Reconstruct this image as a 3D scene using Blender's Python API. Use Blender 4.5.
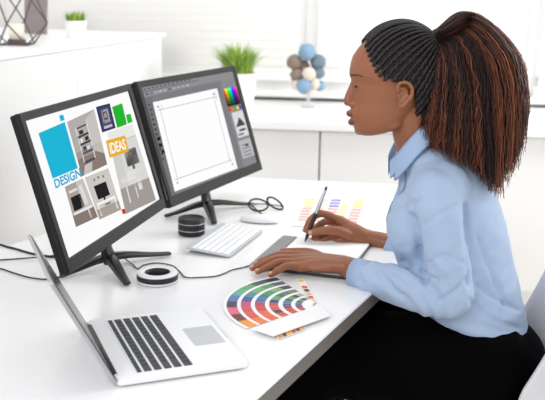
import bpy, bmesh, math, random, colorsys
from mathutils import Vector, Matrix, noise
from mathutils.bvhtree import BVHTree

for o in list(bpy.data.objects): bpy.data.objects.remove(o)
SC = bpy.context.scene
COL = SC.collection
V = Vector
PI = math.pi

# ------------------------------------------------------------------ camera
FPX, PITCH, ROLL = 896.3, 0.2386, 0.0192
DESK = 0.74
CZ = 1.453
cam_d = bpy.data.cameras.new('camera'); cam = bpy.data.objects.new('camera', cam_d); COL.objects.link(cam)
cam.matrix_world = Matrix.Translation((0, 0, CZ)) @ Matrix.Rotation(PI/2-PITCH, 4, 'X') @ Matrix.Rotation(ROLL, 4, 'Z')
cam_d.sensor_width = 36; cam_d.lens = FPX/545*36
cam_d.clip_start = 0.05
cam_d.dof.use_dof = True; cam_d.dof.focus_distance = 2.05; cam_d.dof.aperture_fstop = 4.6
SC.camera = cam

# ------------------------------------------------------------------ light
w = bpy.data.worlds.new('world'); SC.world = w; w.use_nodes = True
w.node_tree.nodes['Background'].inputs[0].default_value = (0.97, 0.985, 1.0, 1)
w.node_tree.nodes['Background'].inputs[1].default_value = 0.72
def area(name, loc, target, sx, sy, power, col=(1, 1, 1)):
    d = bpy.data.lights.new(name, 'AREA'); d.shape = 'RECTANGLE'; d.size = sx; d.size_y = sy
    d.energy = power; d.color = col
    o = bpy.data.objects.new(name, d); COL.objects.link(o); o.location = loc
    o.rotation_euler = (V(target)-V(loc)).to_track_quat('-Z', 'Y').to_euler()
    return o
area('window_light', (3.4, 3.2, 2.3), (0.1, 2.1, 0.8), 1.6, 1.5, 58, (1, 0.99, 0.97))
area('front_light', (-1.6, -0.8, 2.6), (0.2, 2.4, 0.9), 1.6, 1.2, 40, (1, 0.99, 0.98))
area('back_fill_light', (.4, 3.3, 2.75), (.5, 4.4, .9), 2.4, .8, 16, (1, .99, .98))  # added fill lamp that brightens the back wall and cupboards; not a room fixture
SC.view_settings.view_transform = 'Standard'; SC.view_settings.look = 'None'
SC.view_settings.gamma = 1; SC.view_settings.use_curve_mapping = False
SC.view_settings.exposure = 0.3

# ------------------------------------------------------------------ helpers
def ray(px, py):
    x = (px-272.5)/FPX; y = -(py-200)/FPX
    c, s = math.cos(ROLL), math.sin(ROLL); x, y = c*x-s*y, s*x+c*y
    cp, sp = math.cos(PITCH), math.sin(PITCH)
    return V((x, cp+sp*y, -sp+cp*y))
C0 = V((0, 0, CZ))
def G(px, py, z=DESK):
    r = ray(px, py); return C0+r*((z-CZ)/r.z)
def W(px, py, Y):
    r = ray(px, py); return C0+r*(Y/r.y)
def lin(c):
    return tuple(((x/255)/12.92 if x/255 < .04045 else ((x/255+.055)/1.055)**2.4) for x in c)
def mat(name, col, rough=.5, metal=0, spec=.5, bump=0, bscale=60, var=0, vscale=8, sss=0, sheen=0, stretch=None, alpha=None, trans=0, coat=0):
    m = bpy.data.materials.new(name); m.use_nodes = True; nt = m.node_tree; b = nt.nodes['Principled BSDF']
    c = lin(col); b.inputs['Base Color'].default_value = (*c, 1)
    b.inputs['Roughness'].default_value = rough; b.inputs['Metallic'].default_value = metal
    b.inputs['Specular IOR Level'].default_value = spec
    b.inputs['Coat Weight'].default_value = coat
    tc = nt.nodes.new('ShaderNodeTexCoord'); mp = nt.nodes.new('ShaderNodeMapping')
    nt.links.new(tc.outputs['Object'], mp.inputs[0])
    if stretch: mp.inputs['Scale'].default_value = stretch
    if var:
        n = nt.nodes.new('ShaderNodeTexNoise'); n.inputs['Scale'].default_value = vscale; n.inputs['Detail'].default_value = 4
        nt.links.new(mp.outputs[0], n.inputs[0])
        mx = nt.nodes.new('ShaderNodeMix'); mx.data_type = 'RGBA'
        nt.links.new(n.outputs[0], mx.inputs[0])
        mx.inputs[6].default_value = (*[max(0, x*(1-var)) for x in c], 1); mx.inputs[7].default_value = (*[min(1, x*(1+var)) for x in c], 1)
        nt.links.new(mx.outputs[2], b.inputs['Base Color'])
    if bump:
        n = nt.nodes.new('ShaderNodeTexNoise'); n.inputs['Scale'].default_value = bscale; n.inputs['Detail'].default_value = 3
        nt.links.new(mp.outputs[0], n.inputs[0])
        bp = nt.nodes.new('ShaderNodeBump'); bp.inputs['Strength'].default_value = bump; bp.inputs['Distance'].default_value = .01
        nt.links.new(n.outputs[0], bp.inputs['Height']); nt.links.new(bp.outputs[0], b.inputs['Normal'])
    if sss:
        b.inputs['Subsurface Weight'].default_value = sss; b.inputs['Subsurface Radius'].default_value = (.012, .005, .003); b.inputs['Subsurface Scale'].default_value = 1
    if sheen: b.inputs['Sheen Weight'].default_value = sheen
    if trans: b.inputs['Transmission Weight'].default_value = trans
    if alpha is not None: b.inputs['Alpha'].default_value = alpha
    return m
def attr_mat(name, emit=0, rough=.4):
    m = bpy.data.materials.new(name); m.use_nodes = True; nt = m.node_tree; b = nt.nodes['Principled BSDF']
    a = nt.nodes.new('ShaderNodeAttribute'); a.attribute_name = 'Col'
    b.inputs['Roughness'].default_value = rough
    if emit:
        b.inputs['Base Color'].default_value = (.01, .01, .01, 1); b.inputs['Specular IOR Level'].default_value = 0
        nt.links.new(a.outputs['Color'], b.inputs['Emission Color']); b.inputs['Emission Strength'].default_value = emit
    else: nt.links.new(a.outputs['Color'], b.inputs['Base Color'])
    return m
def smooth_all(me, on=True):
    me.polygons.foreach_set('use_smooth', [on]*len(me.polygons))
def obj(name, bm, m, parent=None, smooth=False, origin=None, mod=None):
    me = bpy.data.meshes.new(name); bm.normal_update(); bm.to_mesh(me); bm.free()
    for x in (m if isinstance(m, (list, tuple)) else [m]): me.materials.append(x)
    if smooth: smooth_all(me)
    o = bpy.data.objects.new(name, me); COL.objects.link(o)
    if parent:
        o.parent = parent; o.matrix_parent_inverse = parent.matrix_world.inverted() if parent.type == 'EMPTY' else Matrix.Identity(4)
        if parent.type != 'EMPTY': pass
    return o
def tag(o, label=None, cat=None, group=None, kind=None):
    if label: o['label'] = label
    if cat: o['category'] = cat
    if group: o['group'] = group
    if kind: o['kind'] = kind
    return o
def thing(name, label, cat, loc=(0, 0, 0), group=None, rotz=0):
    o = bpy.data.objects.new(name, None); COL.objects.link(o); o.location = loc; o.rotation_euler = (0, 0, rotz)
    o.empty_display_size = .05
    o.matrix_world = Matrix.Translation(loc) @ Matrix.Rotation(rotz, 4, 'Z')
    return tag(o, label, cat, group)
def struct(name, bm, m): return tag(obj(name, bm, m), kind='structure')
def part(name, bm, m, parent, smooth=False):
    """bm in world space -> child of parent"""
    return obj(name, bm, m, parent, smooth)
def new(): return bmesh.new()
def xform(bm, vs, M):
    for v in vs: v.co = M @ v.co
def box(bm, c, s, M=None, bev=0, mi=0):
    r = bmesh.ops.create_cube(bm, size=1); vs = r['verts']
    for v in vs: v.co = V((v.co.x*s[0], v.co.y*s[1], v.co.z*s[2]))+V(c)
    if bev:
        es = list({e for v in vs for e in v.link_edges})
        rr = bmesh.ops.bevel(bm, geom=es, offset=bev, segments=2, affect='EDGES', profile=.5)
        fs = rr['faces']
        seen = set(v for f in fs for v in f.verts)
        vs = [v for v in seen]
        # all verts of the connected island
        stack = list(vs); seen = set(vs)
        while stack:
            v = stack.pop()
            for e in v.link_edges:
                q = e.other_vert(v)
                if q not in seen: seen.add(q); stack.append(q)
        vs = list(seen)
    if mi:
        for f in {f for v in vs for f in v.link_faces}: f.material_index = mi
    if M: xform(bm, vs, M)
    return vs
def cyl(bm, a, b, r0, r1=None, n=24, mi=0, cap=True):
    r1 = r0 if r1 is None else r1
    a, b = V(a), V(b); d = (b-a).normalized()
    s = d.orthogonal().normalized(); t = d.cross(s)
    A = [bm.verts.new(a+(s*math.cos(2*PI*i/n)+t*math.sin(2*PI*i/n))*r0) for i in range(n)]
    B = [bm.verts.new(b+(s*math.cos(2*PI*i/n)+t*math.sin(2*PI*i/n))*r1) for i in range(n)]
    fs = [bm.faces.new((A[i], A[(i+1) % n], B[(i+1) % n], B[i])) for i in range(n)]
    for f in fs: f.smooth = True
    if cap: fs += [bm.faces.new(A[::-1]), bm.faces.new(B)]
    for f in fs: f.material_index = mi
def lathe(bm, prof, c=(0, 0, 0), n=40, mi=0, smooth=True, closed=False):
    c = V(c); rings = []
    for r, z in prof:
        if r < 1e-6: rings.append([bm.verts.new(c+V((0, 0, z)))])
        else: rings.append([bm.verts.new(c+V((r*math.cos(2*PI*i/n), r*math.sin(2*PI*i/n), z))) for i in range(n)])
    idx = list(range(len(rings)-1))
    prs = [(rings[i], rings[i+1], i) for i in idx]
    if closed: prs.append((rings[-1], rings[0], len(rings)-1))
    for A, B, k in prs:
        for i in range(n):
            j = (i+1) % n
            if len(A) == 1 and len(B) == 1: continue
            if len(A) == 1: f = bm.faces.new((A[0], B[j], B[i]))
            elif len(B) == 1: f = bm.faces.new((A[i], A[j], B[0]))
            else: f = bm.faces.new((A[i], A[j], B[j], B[i]))
            f.smooth = smooth; f.material_index = mi[k] if isinstance(mi, (list, tuple)) else mi
def cr(P, t):
    """Catmull-Rom over a list of Vectors/floats, t in 0..len-1"""
    n = len(P); i = min(int(t), n-2); u = t-i
    p0 = P[max(i-1, 0)]; p1 = P[i]; p2 = P[i+1]; p3 = P[min(i+2, n-1)]
    return 0.5*((2*p1)+(p2-p0)*u+(2*p0-5*p1+4*p2-p3)*u*u+(3*p1-p0-3*p2+p3)*u*u*u)
def sweep(bm, pts, ra, rb=None, side=None, n=20, sub=6, cap='round', mi=0, smooth=True):
    """tube through pts; ra along `side`, rb across it"""
    pts = [V(p) for p in pts]; N = len(pts)
    ra = [ra]*N if isinstance(ra, (int, float)) else list(ra)
    rb = ra if rb is None else ([rb]*N if isinstance(rb, (int, float)) else list(rb))
    sm = []
    for k in range((N-1)*sub+1):
        t = k/sub; sm.append((cr(pts, t) if N > 2 else pts[0].lerp(pts[1], t), cr(ra, t) if N > 2 else ra[0]*(1-t)+ra[1]*t, cr(rb, t) if N > 2 else rb[0]*(1-t)+rb[1]*t))
    T = []
    for k in range(len(sm)):
        d = sm[min(k+1, len(sm)-1)][0]-sm[max(k-1, 0)][0]; T.append(d.normalized())
    if cap == 'round':
        p, a, b = sm[0]; pre = []
        for q in (78, 55, 32, 14):
            c, s = math.cos(math.radians(q)), math.sin(math.radians(q)); pre.append((p-T[0]*min(a, b)*s, a*c, b*c))
        p, a, b = sm[-1]; post = []
        for q in (14, 32, 55, 78):
            c, s = math.cos(math.radians(q)), math.sin(math.radians(q)); post.append((p+T[-1]*min(a, b)*s, a*c, b*c))
        sm = pre+sm+post; T = [T[0]]*4+T+[T[-1]]*4
    rings = []; s = None
    for (p, a, b), t in zip(sm, T):
        if side is not None: s = V(side)
        elif s is None: s = t.orthogonal()
        s = (s-t*s.dot(t)).normalized(); u = t.cross(s)
        rings.append([bm.verts.new(p+s*(a*math.cos(2*PI*i/n))+u*(b*math.sin(2*PI*i/n))) for i in range(n)])
    for A, B in zip(rings, rings[1:]):
        for i in range(n):
            f = bm.faces.new((A[i], A[(i+1) % n], B[(i+1) % n], B[i])); f.smooth = smooth; f.material_index = mi
    for R, rev in ((rings[0], True), (rings[-1], False)):
        f = bm.faces.new(R[::-1] if rev else R); f.material_index = mi; f.smooth = smooth and cap == 'round'
    return rings
def ellip(bm, c, r, M=None, seg=32, rings=20, mi=0):
    ret = bmesh.ops.create_uvsphere(bm, u_segments=seg, v_segments=rings, radius=1)
    for v in ret['verts']:
        q = V((v.co.x*r[0], v.co.y*r[1], v.co.z*r[2]))
        v.co = (M @ q if M else q)+V(c)
    for f in {f for v in ret['verts'] for f in v.link_faces}: f.smooth = True; f.material_index = mi
def prism(bm, poly, z0, z1, M=None, mi=0):
    A = [bm.verts.new((x, y, z0)) for x, y in poly]; B = [bm.verts.new((x, y, z1)) for x, y in poly]; n = len(poly)
    fs = [bm.faces.new(A[::-1]), bm.faces.new(B)]+[bm.faces.new((A[i], A[(i+1) % n], B[(i+1) % n], B[i])) for i in range(n)]
    for f in fs: f.material_index = mi
    if M: xform(bm, A+B, M)
    bmesh.ops.recalc_face_normals(bm, faces=fs)
    return A+B
def remesh(bm, vox, smooth_it=4, fac=.5):
    """union of overlapping closed shapes into one skin"""
    me = bpy.data.meshes.new('tmp'); bm.to_mesh(me); bm.free()
    o = bpy.data.objects.new('tmp', me); COL.objects.link(o)
    m = o.modifiers.new('r', 'REMESH'); m.mode = 'VOXEL'; m.voxel_size = vox; m.adaptivity = 0
    if smooth_it:
        s = o.modifiers.new('s', 'SMOOTH'); s.iterations = smooth_it; s.factor = fac
    dg = bpy.context.evaluated_depsgraph_get(); dg.update()
    me2 = bpy.data.meshes.new_from_object(o.evaluated_get(dg))
    bpy.data.objects.remove(o); bpy.data.meshes.remove(me)
    return me2
def link_mesh(name, me, m, parent=None):
    me.materials.clear()
    for x in (m if isinstance(m, (list, tuple)) else [m]): me.materials.append(x)
    smooth_all(me)
    o = bpy.data.objects.new(name, me); COL.objects.link(o)
    if parent: o.parent = parent; o.matrix_parent_inverse = parent.matrix_world.inverted()
    return o
def grid_surface(bm, rows, mi=0, smooth=True):
    R = [[bm.verts.new(p) for p in r] for r in rows]
    for a, b in zip(R, R[1:]):
        for i in range(len(a)-1):
            f = bm.faces.new((a[i], a[i+1], b[i+1], b[i])); f.smooth = smooth; f.material_index = mi
def solidify(o, t, off=0):
    m = o.modifiers.new('s', 'SOLIDIFY'); m.thickness = t; m.offset = off; return o
class Paint:
    """flat coloured polygons (printed or displayed) in one mesh with a colour attribute"""
    def __init__(s): s.v = []; s.f = []; s.c = []
    def poly(s, pts, col):
        b = len(s.v); s.v += [V(p) for p in pts]; s.f.append(list(range(b, b+len(pts)))); s.c.append((*lin(col), 1))
    def build(s, name, m, parent):
        me = bpy.data.meshes.new(name); me.from_pydata(s.v, [], s.f)
        a = me.color_attributes.new('Col', 'FLOAT_COLOR', 'CORNER'); k = 0
        for f, c in zip(s.f, s.c):
            for _ in f: a.data[k].color = c; k += 1
        me.materials.append(m); o = bpy.data.objects.new(name, me); COL.objects.link(o)
        if parent: o.parent = parent; o.matrix_parent_inverse = parent.matrix_world.inverted()
        return o
def text_polys(txt, bold=0.0):
    cu = bpy.data.curves.new('t', 'FONT'); cu.body = txt; cu.offset = bold
    o = bpy.data.objects.new('t', cu); COL.objects.link(o)
    dg = bpy.context.evaluated_depsgraph_get(); dg.update()
    me = bpy.data.meshes.new_from_object(o.evaluated_get(dg))
    P = [[(me.vertices[i].co.x, me.vertices[i].co.y) for i in p.vertices] for p in me.polygons]
    bpy.data.objects.remove(o); bpy.data.meshes.remove(me)
    xs = [x for p in P for x, _ in p]; ys = [y for p in P for _, y in p]
    x0, x1, y0, y1 = min(xs), max(xs), min(ys), max(ys)
    return [[((x-x0)/(x1-x0), (y-y0)/(y1-y0)) for x, y in p] for p in P]

# ------------------------------------------------------------------ materials
M_ = dict(
    wall=mat('wall_paint', (248, 247, 246), .8, bump=.05, bscale=200),
    floor=mat('pale_floor', (230, 225, 219), .45, var=.04, vscale=3),
    white=mat('white_lacquer', (243, 243, 242), .35, bump=.02, bscale=8),
    whitedoor=mat('white_door_board', (243, 242, 241), .45, var=.01),
    desk=mat('white_desk_laminate', (238, 238, 239), .22, bump=.015, bscale=4),
    deskedge=mat('grey_desk_edge', (108, 102, 97), .5, var=.06),
    steel=mat('dark_steel', (60, 60, 62), .4, metal=.8, var=.05),
    blind=mat('white_blind_slat', (244, 243, 240), .6, var=.01),
    black=mat('black_plastic', (26, 26, 28), .32, bump=.03, bscale=300),
    bezel=mat('charcoal_plastic', (26, 26, 28), .42, spec=.25, var=.08, vscale=20),
    bezel2=mat('dark_grey_plastic', (22, 22, 24), .5, spec=.2, var=.08, vscale=20),
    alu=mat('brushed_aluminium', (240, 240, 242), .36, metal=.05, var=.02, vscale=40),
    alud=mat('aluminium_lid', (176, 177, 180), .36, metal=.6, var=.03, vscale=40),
    pad=mat('touchpad', (196, 198, 202), .35, metal=.3, var=.01),
    key=mat('dark_key', (52, 54, 60), .5, var=.04),
    wkey=mat('white_key', (240, 240, 242), .4, var=.01),
    wpl=mat('white_plastic', (226, 227, 230), .35, var=.01),
    paper=mat('white_paper', (244, 244, 244), .6, var=.01),
    tablet=mat('tablet_grey', (128, 128, 130), .45, var=.04, vscale=30),
    tabact=mat('tablet_surface', (196, 197, 199), .5, var=.02),
    rub=mat('black_rubber', (22, 22, 23), .5, bump=.05, bscale=200),
    silver=mat('silver_metal', (178, 178, 186), .3, metal=.8, var=.04),
    skin=mat('brown_skin', (144, 89, 60), .42, spec=.45, var=.1, vscale=14, sss=.12, bump=.04, bscale=160),
    lips=mat('lips', (106, 56, 50), .32, sss=.1, var=.05),
    nail=mat('finger_nail', (196, 148, 128), .25, var=.04),
    brow=mat('eyebrow_hair', (56, 34, 28), .7, var=.1),
    eyew=mat('eye_white', (176, 164, 160), .15, var=.02),
    iris=mat('dark_iris', (38, 22, 16), .1, var=.1),
    shirt=mat('pale_blue_cotton', (162, 182, 210), .8, bump=.12, bscale=22, var=.025, vscale=9, sheen=.15, stretch=(1, 1, .5)),
    collar=mat('pale_blue_collar', (156, 178, 210), .75, bump=.08, bscale=40, var=.02),
    trous=mat('black_trousers', (3, 3, 4), .8, bump=.2, bscale=16, var=.2),
    braid=mat('black_braid', (25, 16, 14), .42, spec=.55, bump=.6, bscale=230, var=.35, vscale=60),
    scalp=mat('scalp_hair', (22, 16, 17), .6, bump=.6, bscale=260, var=.3, vscale=60),
    hair1=mat('dark_brown_hair', (44, 27, 24), .5, spec=.4, var=.4, vscale=60),
    hair2=mat('auburn_hair', (126, 70, 46), .5, spec=.4, var=.3, vscale=60),
    hair3=mat('chestnut_hair', (72, 42, 33), .5, spec=.4, var=.35, vscale=60),
    chair=mat('pale_grey_shell', (214, 214, 219), .45, var=.02),
    pot=mat('white_pot', (240, 239, 236), .5, var=.01),
    leaf=mat('grass_green', (164, 196, 84), .5, var=.35, vscale=30),
    leaf2=mat('dark_leaf_green', (112, 150, 52), .5, var=.3, vscale=30),
    soil=mat('soil', (70, 55, 40), .9, var=.3),
    canvas=mat('taupe_canvas', (140, 128, 128), .8, bump=.3, bscale=60, var=.14, vscale=40),
    wire=mat('dark_wire', (96, 88, 90), .5, metal=.3, var=.05),
    candle=mat('cream_candle', (246, 236, 222), .6, sss=.2, var=.01),
    ballb=mat('dusty_blue_ball', (132, 162, 188), .8, bump=.5, bscale=60, var=.15, vscale=40),
    balld=mat('slate_ball', (112, 128, 140), .8, bump=.5, bscale=60, var=.2, vscale=40),
    ballt=mat('taupe_ball', (138, 122, 110), .8, bump=.5, bscale=60, var=.2, vscale=40),
    ballc=mat('cream_ball', (226, 212, 198), .8, bump=.5, bscale=60, var=.1, vscale=40),
    glass=mat('clear_glass', (240, 244, 245), .05, alpha=.28),
    lens=mat('spectacle_lens', (235, 238, 240), .05, alpha=.15),
    print=attr_mat('printed_colours', 0, .45),
    screen=attr_mat('lit_screen', 0.82, .25),
)
m = M_['trous'].node_tree.nodes['Principled BSDF']; m.inputs['Specular IOR Level'].default_value = .04

# ------------------------------------------------------------------ the room
cu = V((1, -.075, 0)).normalized(); cn = V((.075, 1, 0)).normalized()     # along / into the back wall
CF = V((-.109, 4.0, 0))                                                    # counter front reference
RB = Matrix(((cu.x, cn.x, 0, CF.x), (cu.y, cn.y, 0, CF.y), (0, 0, 1, 0), (0, 0, 0, 1)))
bm = new(); box(bm, (.6, 2.2, -.02), (7.5, 7.4, .04)); struct('floor', bm, M_['floor'])
bm = new(); box(bm, (.9, .86, 1.3), (6.6, .1, 2.6), RB); struct('wall_back', bm, M_['wall'])
WLx = -2.15
bm = new(); box(bm, (WLx-.05, 2.2, 1.3), (.1, 5.4, 2.6)); struct('wall_left', bm, M_['wall'])
def px_u(px, d=.8, z=1.4):      # coordinate along the wall for a pixel column at the wall's depth
    r = ray(px, 60); n = RB.inverted(); a = n @ C0; b = n.to_3x3() @ r; t = (d-a.y)/b.y; return a.x+b.x*t
u1, u2 = px_u(309), px_u(529)
zsill = .895
wins = [(u1-1.62, u1-.03), (u1+.03, u2-.03), (u2+.03, u2+1.2)]
blab = ['white venetian blind on the window left of the vase, behind the monitors', 'white venetian blind behind the woman\'s head', 'white venetian blind at the right edge beyond the ponytail']
for i, (a, b) in enumerate(wins):
    bm = new()
    for (c, s) in ((((a+b)/2, .785, 2.4), (b-a, .05, .05)), (((a+b)/2, .785, zsill+.03), (b-a, .05, .05)), ((a+.025, .785, 1.7), (.05, .05, 1.4)), ((b-.025, .785, 1.7), (.05, .05, 1.4))):
        box(bm, c, s, RB)
    box(bm, ((a+b)/2, .806, 1.72), (b-a-.04, .006, 1.36), RB, mi=1)
    tag(obj('window_%d' % (i+1), bm, [M_['white'], M_['glass']]), kind='structure')
    t = thing('window_blind', blab[i], 'blind', RB @ V(((a+b)/2, .74, zsill+.06)), 'venetian blinds on the back windows')
    bm = new(); box(bm, ((a+b)/2, .74, 2.42), (b-a-.02, .05, .05), RB); part('head_rail', bm, M_['white'], t)
    bm = new(); k = 0; z = zsill+.1
    tilt = Matrix.Rotation(math.radians(-76), 4, 'X')
    while z < 2.39:
        vs = box(bm, (0, 0, 0), (b-a-.03, .05, .003)); xform(bm, vs, RB @ Matrix.Translation(((a+b)/2, .735, z)) @ tilt); z += .044
    part('slats', bm, M_['blind'], t)
    bm = new(); box(bm, ((a+b)/2, .74, zsill+.065), (b-a-.03, .03, .02), RB, .004); part('bottom_rail', bm, M_['white'], t)
bm = new(); box(bm, (.9, .73, zsill-.01), (6.4, .1, .03), RB, .004); struct('trim_1', bm, M_['white'])
# low cupboards and worktop along the window wall
zc = .85; gap = None
r = ray(319.5, 150); n = RB.inverted(); a = n @ C0; bb = n.to_3x3() @ r; gap = a.x+bb.x*((0-a.y)/bb.y)
lab = ['white base cupboard between the monitors and the door gap', 'white base cupboard directly behind the pen and hands', 'white base cupboard behind the woman\'s back']
for i, (x0, x1) in enumerate(((gap-.6, gap), (gap, gap+.58), (gap+.58, gap+2.0))):
    t = thing('base_cabinet', lab[i], 'cabinet', RB @ V(((x0+x1)/2, .4, 0)), 'white cupboards under the window worktop')
    bm = new(); box(bm, ((x0+x1)/2, .42, .44), (x1-x0-.004, .72, .73), RB); box(bm, ((x0+x1)/2, .425, .04), (x1-x0-.004, .72, .08), RB); part('body', bm, M_['white'], t)
    bm = new(); box(bm, ((x0+x1)/2, .05, .44), (x1-x0-.008, .02, .72), RB, .003); part('door', bm, M_['whitedoor'], t)
bm = new(); box(bm, (gap+.72, .385, zc-.02), (2.66, .8, .04), RB, .004)
tag(obj('worktop', bm, M_['white']), 'long white worktop under the blinds, carrying the vase of balls', 'worktop')
# tall white cupboard at the left
A = G(0, 55, 1.2); B = G(165, 33, 1.2); dv = (B-A).normalized(); nv = V((-dv.y, dv.x, 0))
LB = Matrix(((dv.x, nv.x, 0, A.x), (dv.y, nv.y, 0, A.y), (0, 0, 1, 0), (0, 0, 0, 1)))
t = thing('tall_cabinet', 'tall white cabinet at the left behind the monitors, carrying lantern and small plant', 'cabinet', LB @ V((.3, .3, 0)))
bm = new(); box(bm, (.1, .47, .6), (2.75, .86, 1.16), LB); part('body', bm, M_['white'], t)
bm = new(); box(bm, (.12, .465, 1.19), (2.79, .93, .02), LB, .004); part('top', bm, M_['white'], t)
for k in range(3):
    bm = new(); box(bm, (-.795+k*.9, .0105, .6), (.8985, .02, 1.158), LB, .0005); part('door', bm, mat('grey_white_door', (233, 233, 233), .5, var=.01), t)

# ------------------------------------------------------------------ things on the tall cabinet
p = G(17, 45, 1.2)
t = thing('lantern', 'dark wire geometric lantern on the tall white cabinet', 'lantern', p)
bm = new(); R1, h = .1, .19
bot = [p+V((.075*math.cos(a), .075*math.sin(a), .004)) for a in [PI/4+k*PI/2 for k in range(4)]]
mid = [p+V((.12*math.cos(a), .12*math.sin(a), .085)) for a in [k*PI/2 for k in range(4)]]
top = [p+V((.08*math.cos(a), .08*math.sin(a), .2)) for a in [PI/4+k*PI/2 for k in range(4)]]
for k in range(4):
    for a, b in ((bot[k], bot[(k+1) % 4]), (top[k], top[(k+1) % 4]), (bot[k], mid[k]), (bot[k], mid[(k+1) % 4]), (top[k], mid[k]), (top[k], mid[(k+1) % 4])):
        cyl(bm, a, b, .003, n=8)
part('wire_frame', bm, M_['wire'], t)
bm = new(); cyl(bm, p+V((0, 0, .0)), p+V((0, 0, .022)), .034, n=24); part('candle_holder', bm, mat('dark_holder', (84, 72, 66), .5, var=.1), t)
bm = new(); cyl(bm, p+V((0, 0, .022)), p+V((0, 0, .08)), .028, n=24); tag(obj('candle', bm, M_['candle']), 'short cream candle standing inside the wire lantern', 'candle')
q = G(39, 34, 1.2)
t = thing('canvas_picture', 'small taupe textured canvas standing behind the wire lantern', 'picture', q)
Mx = Matrix.Translation(q) @ Matrix.Rotation(math.radians(6), 4, 'Y') @ Matrix.Rotation(math.radians(10), 4, 'X')
bm = new(); box(bm, (-.015, 0, .105), (.1, .03, .21), Mx, .003); part('canvas', bm, M_['canvas'], t)

def grass_plant(base, pr, ph, n, hgt, spread, label, seed, blade=.004):
    random.seed(seed)
    t = thing('potted_plant', label, 'plant', base)
    bm = new()
    lathe(bm, [(0, 0), (pr*.78, 0), (pr*.8, .003), (pr, ph), (pr*.92, ph), (pr*.9, ph-.012), (0, ph-.012)], base)
    part('pot', bm, M_['pot'], t)
    bm = new(); lathe(bm, [(0, ph-.008), (pr*.9, ph-.012)], base); part('soil', bm, M_['soil'], t)
    bm = new()
    for _ in range(n):
        a = random.uniform(0, 2*PI); r0 = pr*.75*math.sqrt(random.random()); l = hgt*random.uniform(.55, 1.05)
        a2 = a+random.uniform(-.5, .5); out = spread*random.uniform(.15, 1)*(.4+r0/pr)
        P0 = base+V((r0*math.cos(a), r0*math.sin(a), ph-.01))
        sd = V((-math.sin(a2), math.cos(a2), 0)); mi = random.choice((0, 0, 1)); prev = None
        for k in range(6):
            s = k/5; c = P0+V((math.cos(a2)*out*s*s, math.sin(a2)*out*s*s, l*(s-.22*s*s*out/spread))); wd = blade*(1-s*.92)
            cur = (bm.verts.new(c-sd*wd), bm.verts.new(c+V((math.cos(a2), math.sin(a2), 0))*-wd*.4), bm.verts.new(c+sd*wd))
            if prev:
                for i in (0, 1):
                    f = bm.faces.new((prev[i], prev[i+1], cur[i+1], cur[i])); f.material_index = mi; f.smooth = True
            prev = cur
    part('grass_leaves', bm, [M_['leaf'], M_['leaf2']], t)
grass_plant(G(76, 38, 1.2), .048, .075, 160, .055, .03, 'small green plant in white pot on top of the tall cabinet', 3, .005)
grass_plant(G(238, 113, .85), .085, .19, 420, .155, .115, 'bright green grass plant in white pot behind the second monitor', 5, .0055)

# ball posy in glass
b0 = G(308, 107, .85)
t = thing('glass_vase', 'slim clear glass vase under the blue and cream balls', 'vase', b0)
bm = new(); lathe(bm, [(0, 0), (.035, 0), (.036, .006), (.012, .02), (.010, .05), (.022, .085), (.045, .1), (.043, .1), (.019, .086), (.006, .05), (0, .03)], b0, 32)
part('vase_body', bm, M_['glass'], t)
random.seed(11)
sc = .0041
balls = [(294, 62, 9, 'ballt'), (307, 52, 10, 'ballb'), (318, 62, 9, 'balld'), (303, 67, 8, 'ballt'), (297, 75, 8, 'ballt'), (319, 73, 7, 'balld'), (309, 74, 8, 'ballc'), (298, 84, 8, 'ballc'), (304, 86, 9, 'ballb'), (314, 84, 7, 'ballc'), (320, 86, 6, 'ballb'), (309, 92, 5, 'ballc'), (313, 57, 5, 'ballt')]
nmz = {'ballt': 'taupe', 'ballb': 'dusty blue', 'balld': 'slate grey', 'ballc': 'cream'}
pos = {}
Yb = b0.y
def where(x, y): return ('at the %s %s of the posy' % ('top' if y < 64 else 'middle' if y < 80 else 'bottom', 'left' if x < 302 else 'centre' if x < 312 else 'right'))
for i, (x, y, r_, mk) in enumerate(balls):
    c = W(x, y, Yb+[0, -.01, .012, .03, -.005, 0, -.03, .0, -.03, -.01, .02, -.01, .03][i]); R = r_*sc
    bm = new()
    ret = bmesh.ops.create_icosphere(bm, subdivisions=3, radius=R)
    for v in bm.verts:
        d = v.co.normalized(); v.co = d*R*(1+.3*abs(noise.noise(d*4.5+V((i, 0, 0))))-.04)
    for v in bm.verts: v.co += c
    for f in bm.faces: f.smooth = True
    tag(obj('decorative_ball', bm, M_[mk]), '%s textured ball %s above the glass vase' % (nmz[mk], where(x, y)), 'decorative ball', 'textured balls in the glass vase')

# ------------------------------------------------------------------ desk
dk = [G(255, 400), G(372, 293)]
e = (dk[1]-dk[0]).normalized()
far1, far2 = G(262, 178), G(385, 184)
fe = (far2-far1).normalized()
def isect(p, d, q, g):
    den = d.x*g.y-d.y*g.x; t = ((q.x-p.x)*g.y-(q.y-p.y)*g.x)/den; return p+d*t
bk = [G(0, 248), G(50, 232)]; be = (bk[1]-bk[0]).normalized()
c_fr = isect(dk[0], e, far1, fe); c_bl = isect(bk[0], be, far1, fe)
n_f = dk[0]-e*1.0; n_b = isect(bk[0], be, n_f, V((-e.y, e.x, 0)))
poly = [(p.x, p.y) for p in (n_b, n_f, c_fr, c_bl)]
t = thing('desk', 'wide white desk with dark edge carrying monitors, laptop and swatches', 'desk', (0, 2, 0))
bm = new(); prism(bm, poly, DESK-.006, DESK-.0005)
bmesh.ops.bevel(bm, geom=[e_ for e_ in bm.edges if all(v.co.z > DESK-.01 for v in e_.verts)], offset=.002, segments=2, affect='EDGES')
part('desk_top', bm, M_['desk'], t)
ctr = V((sum(x for x, _ in poly)/4, sum(y for _, y in poly)/4))
ins = lambda k: [(ctr.x+(x-ctr.x)*k, ctr.y+(y-ctr.y)*k) for x, y in poly]
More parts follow.
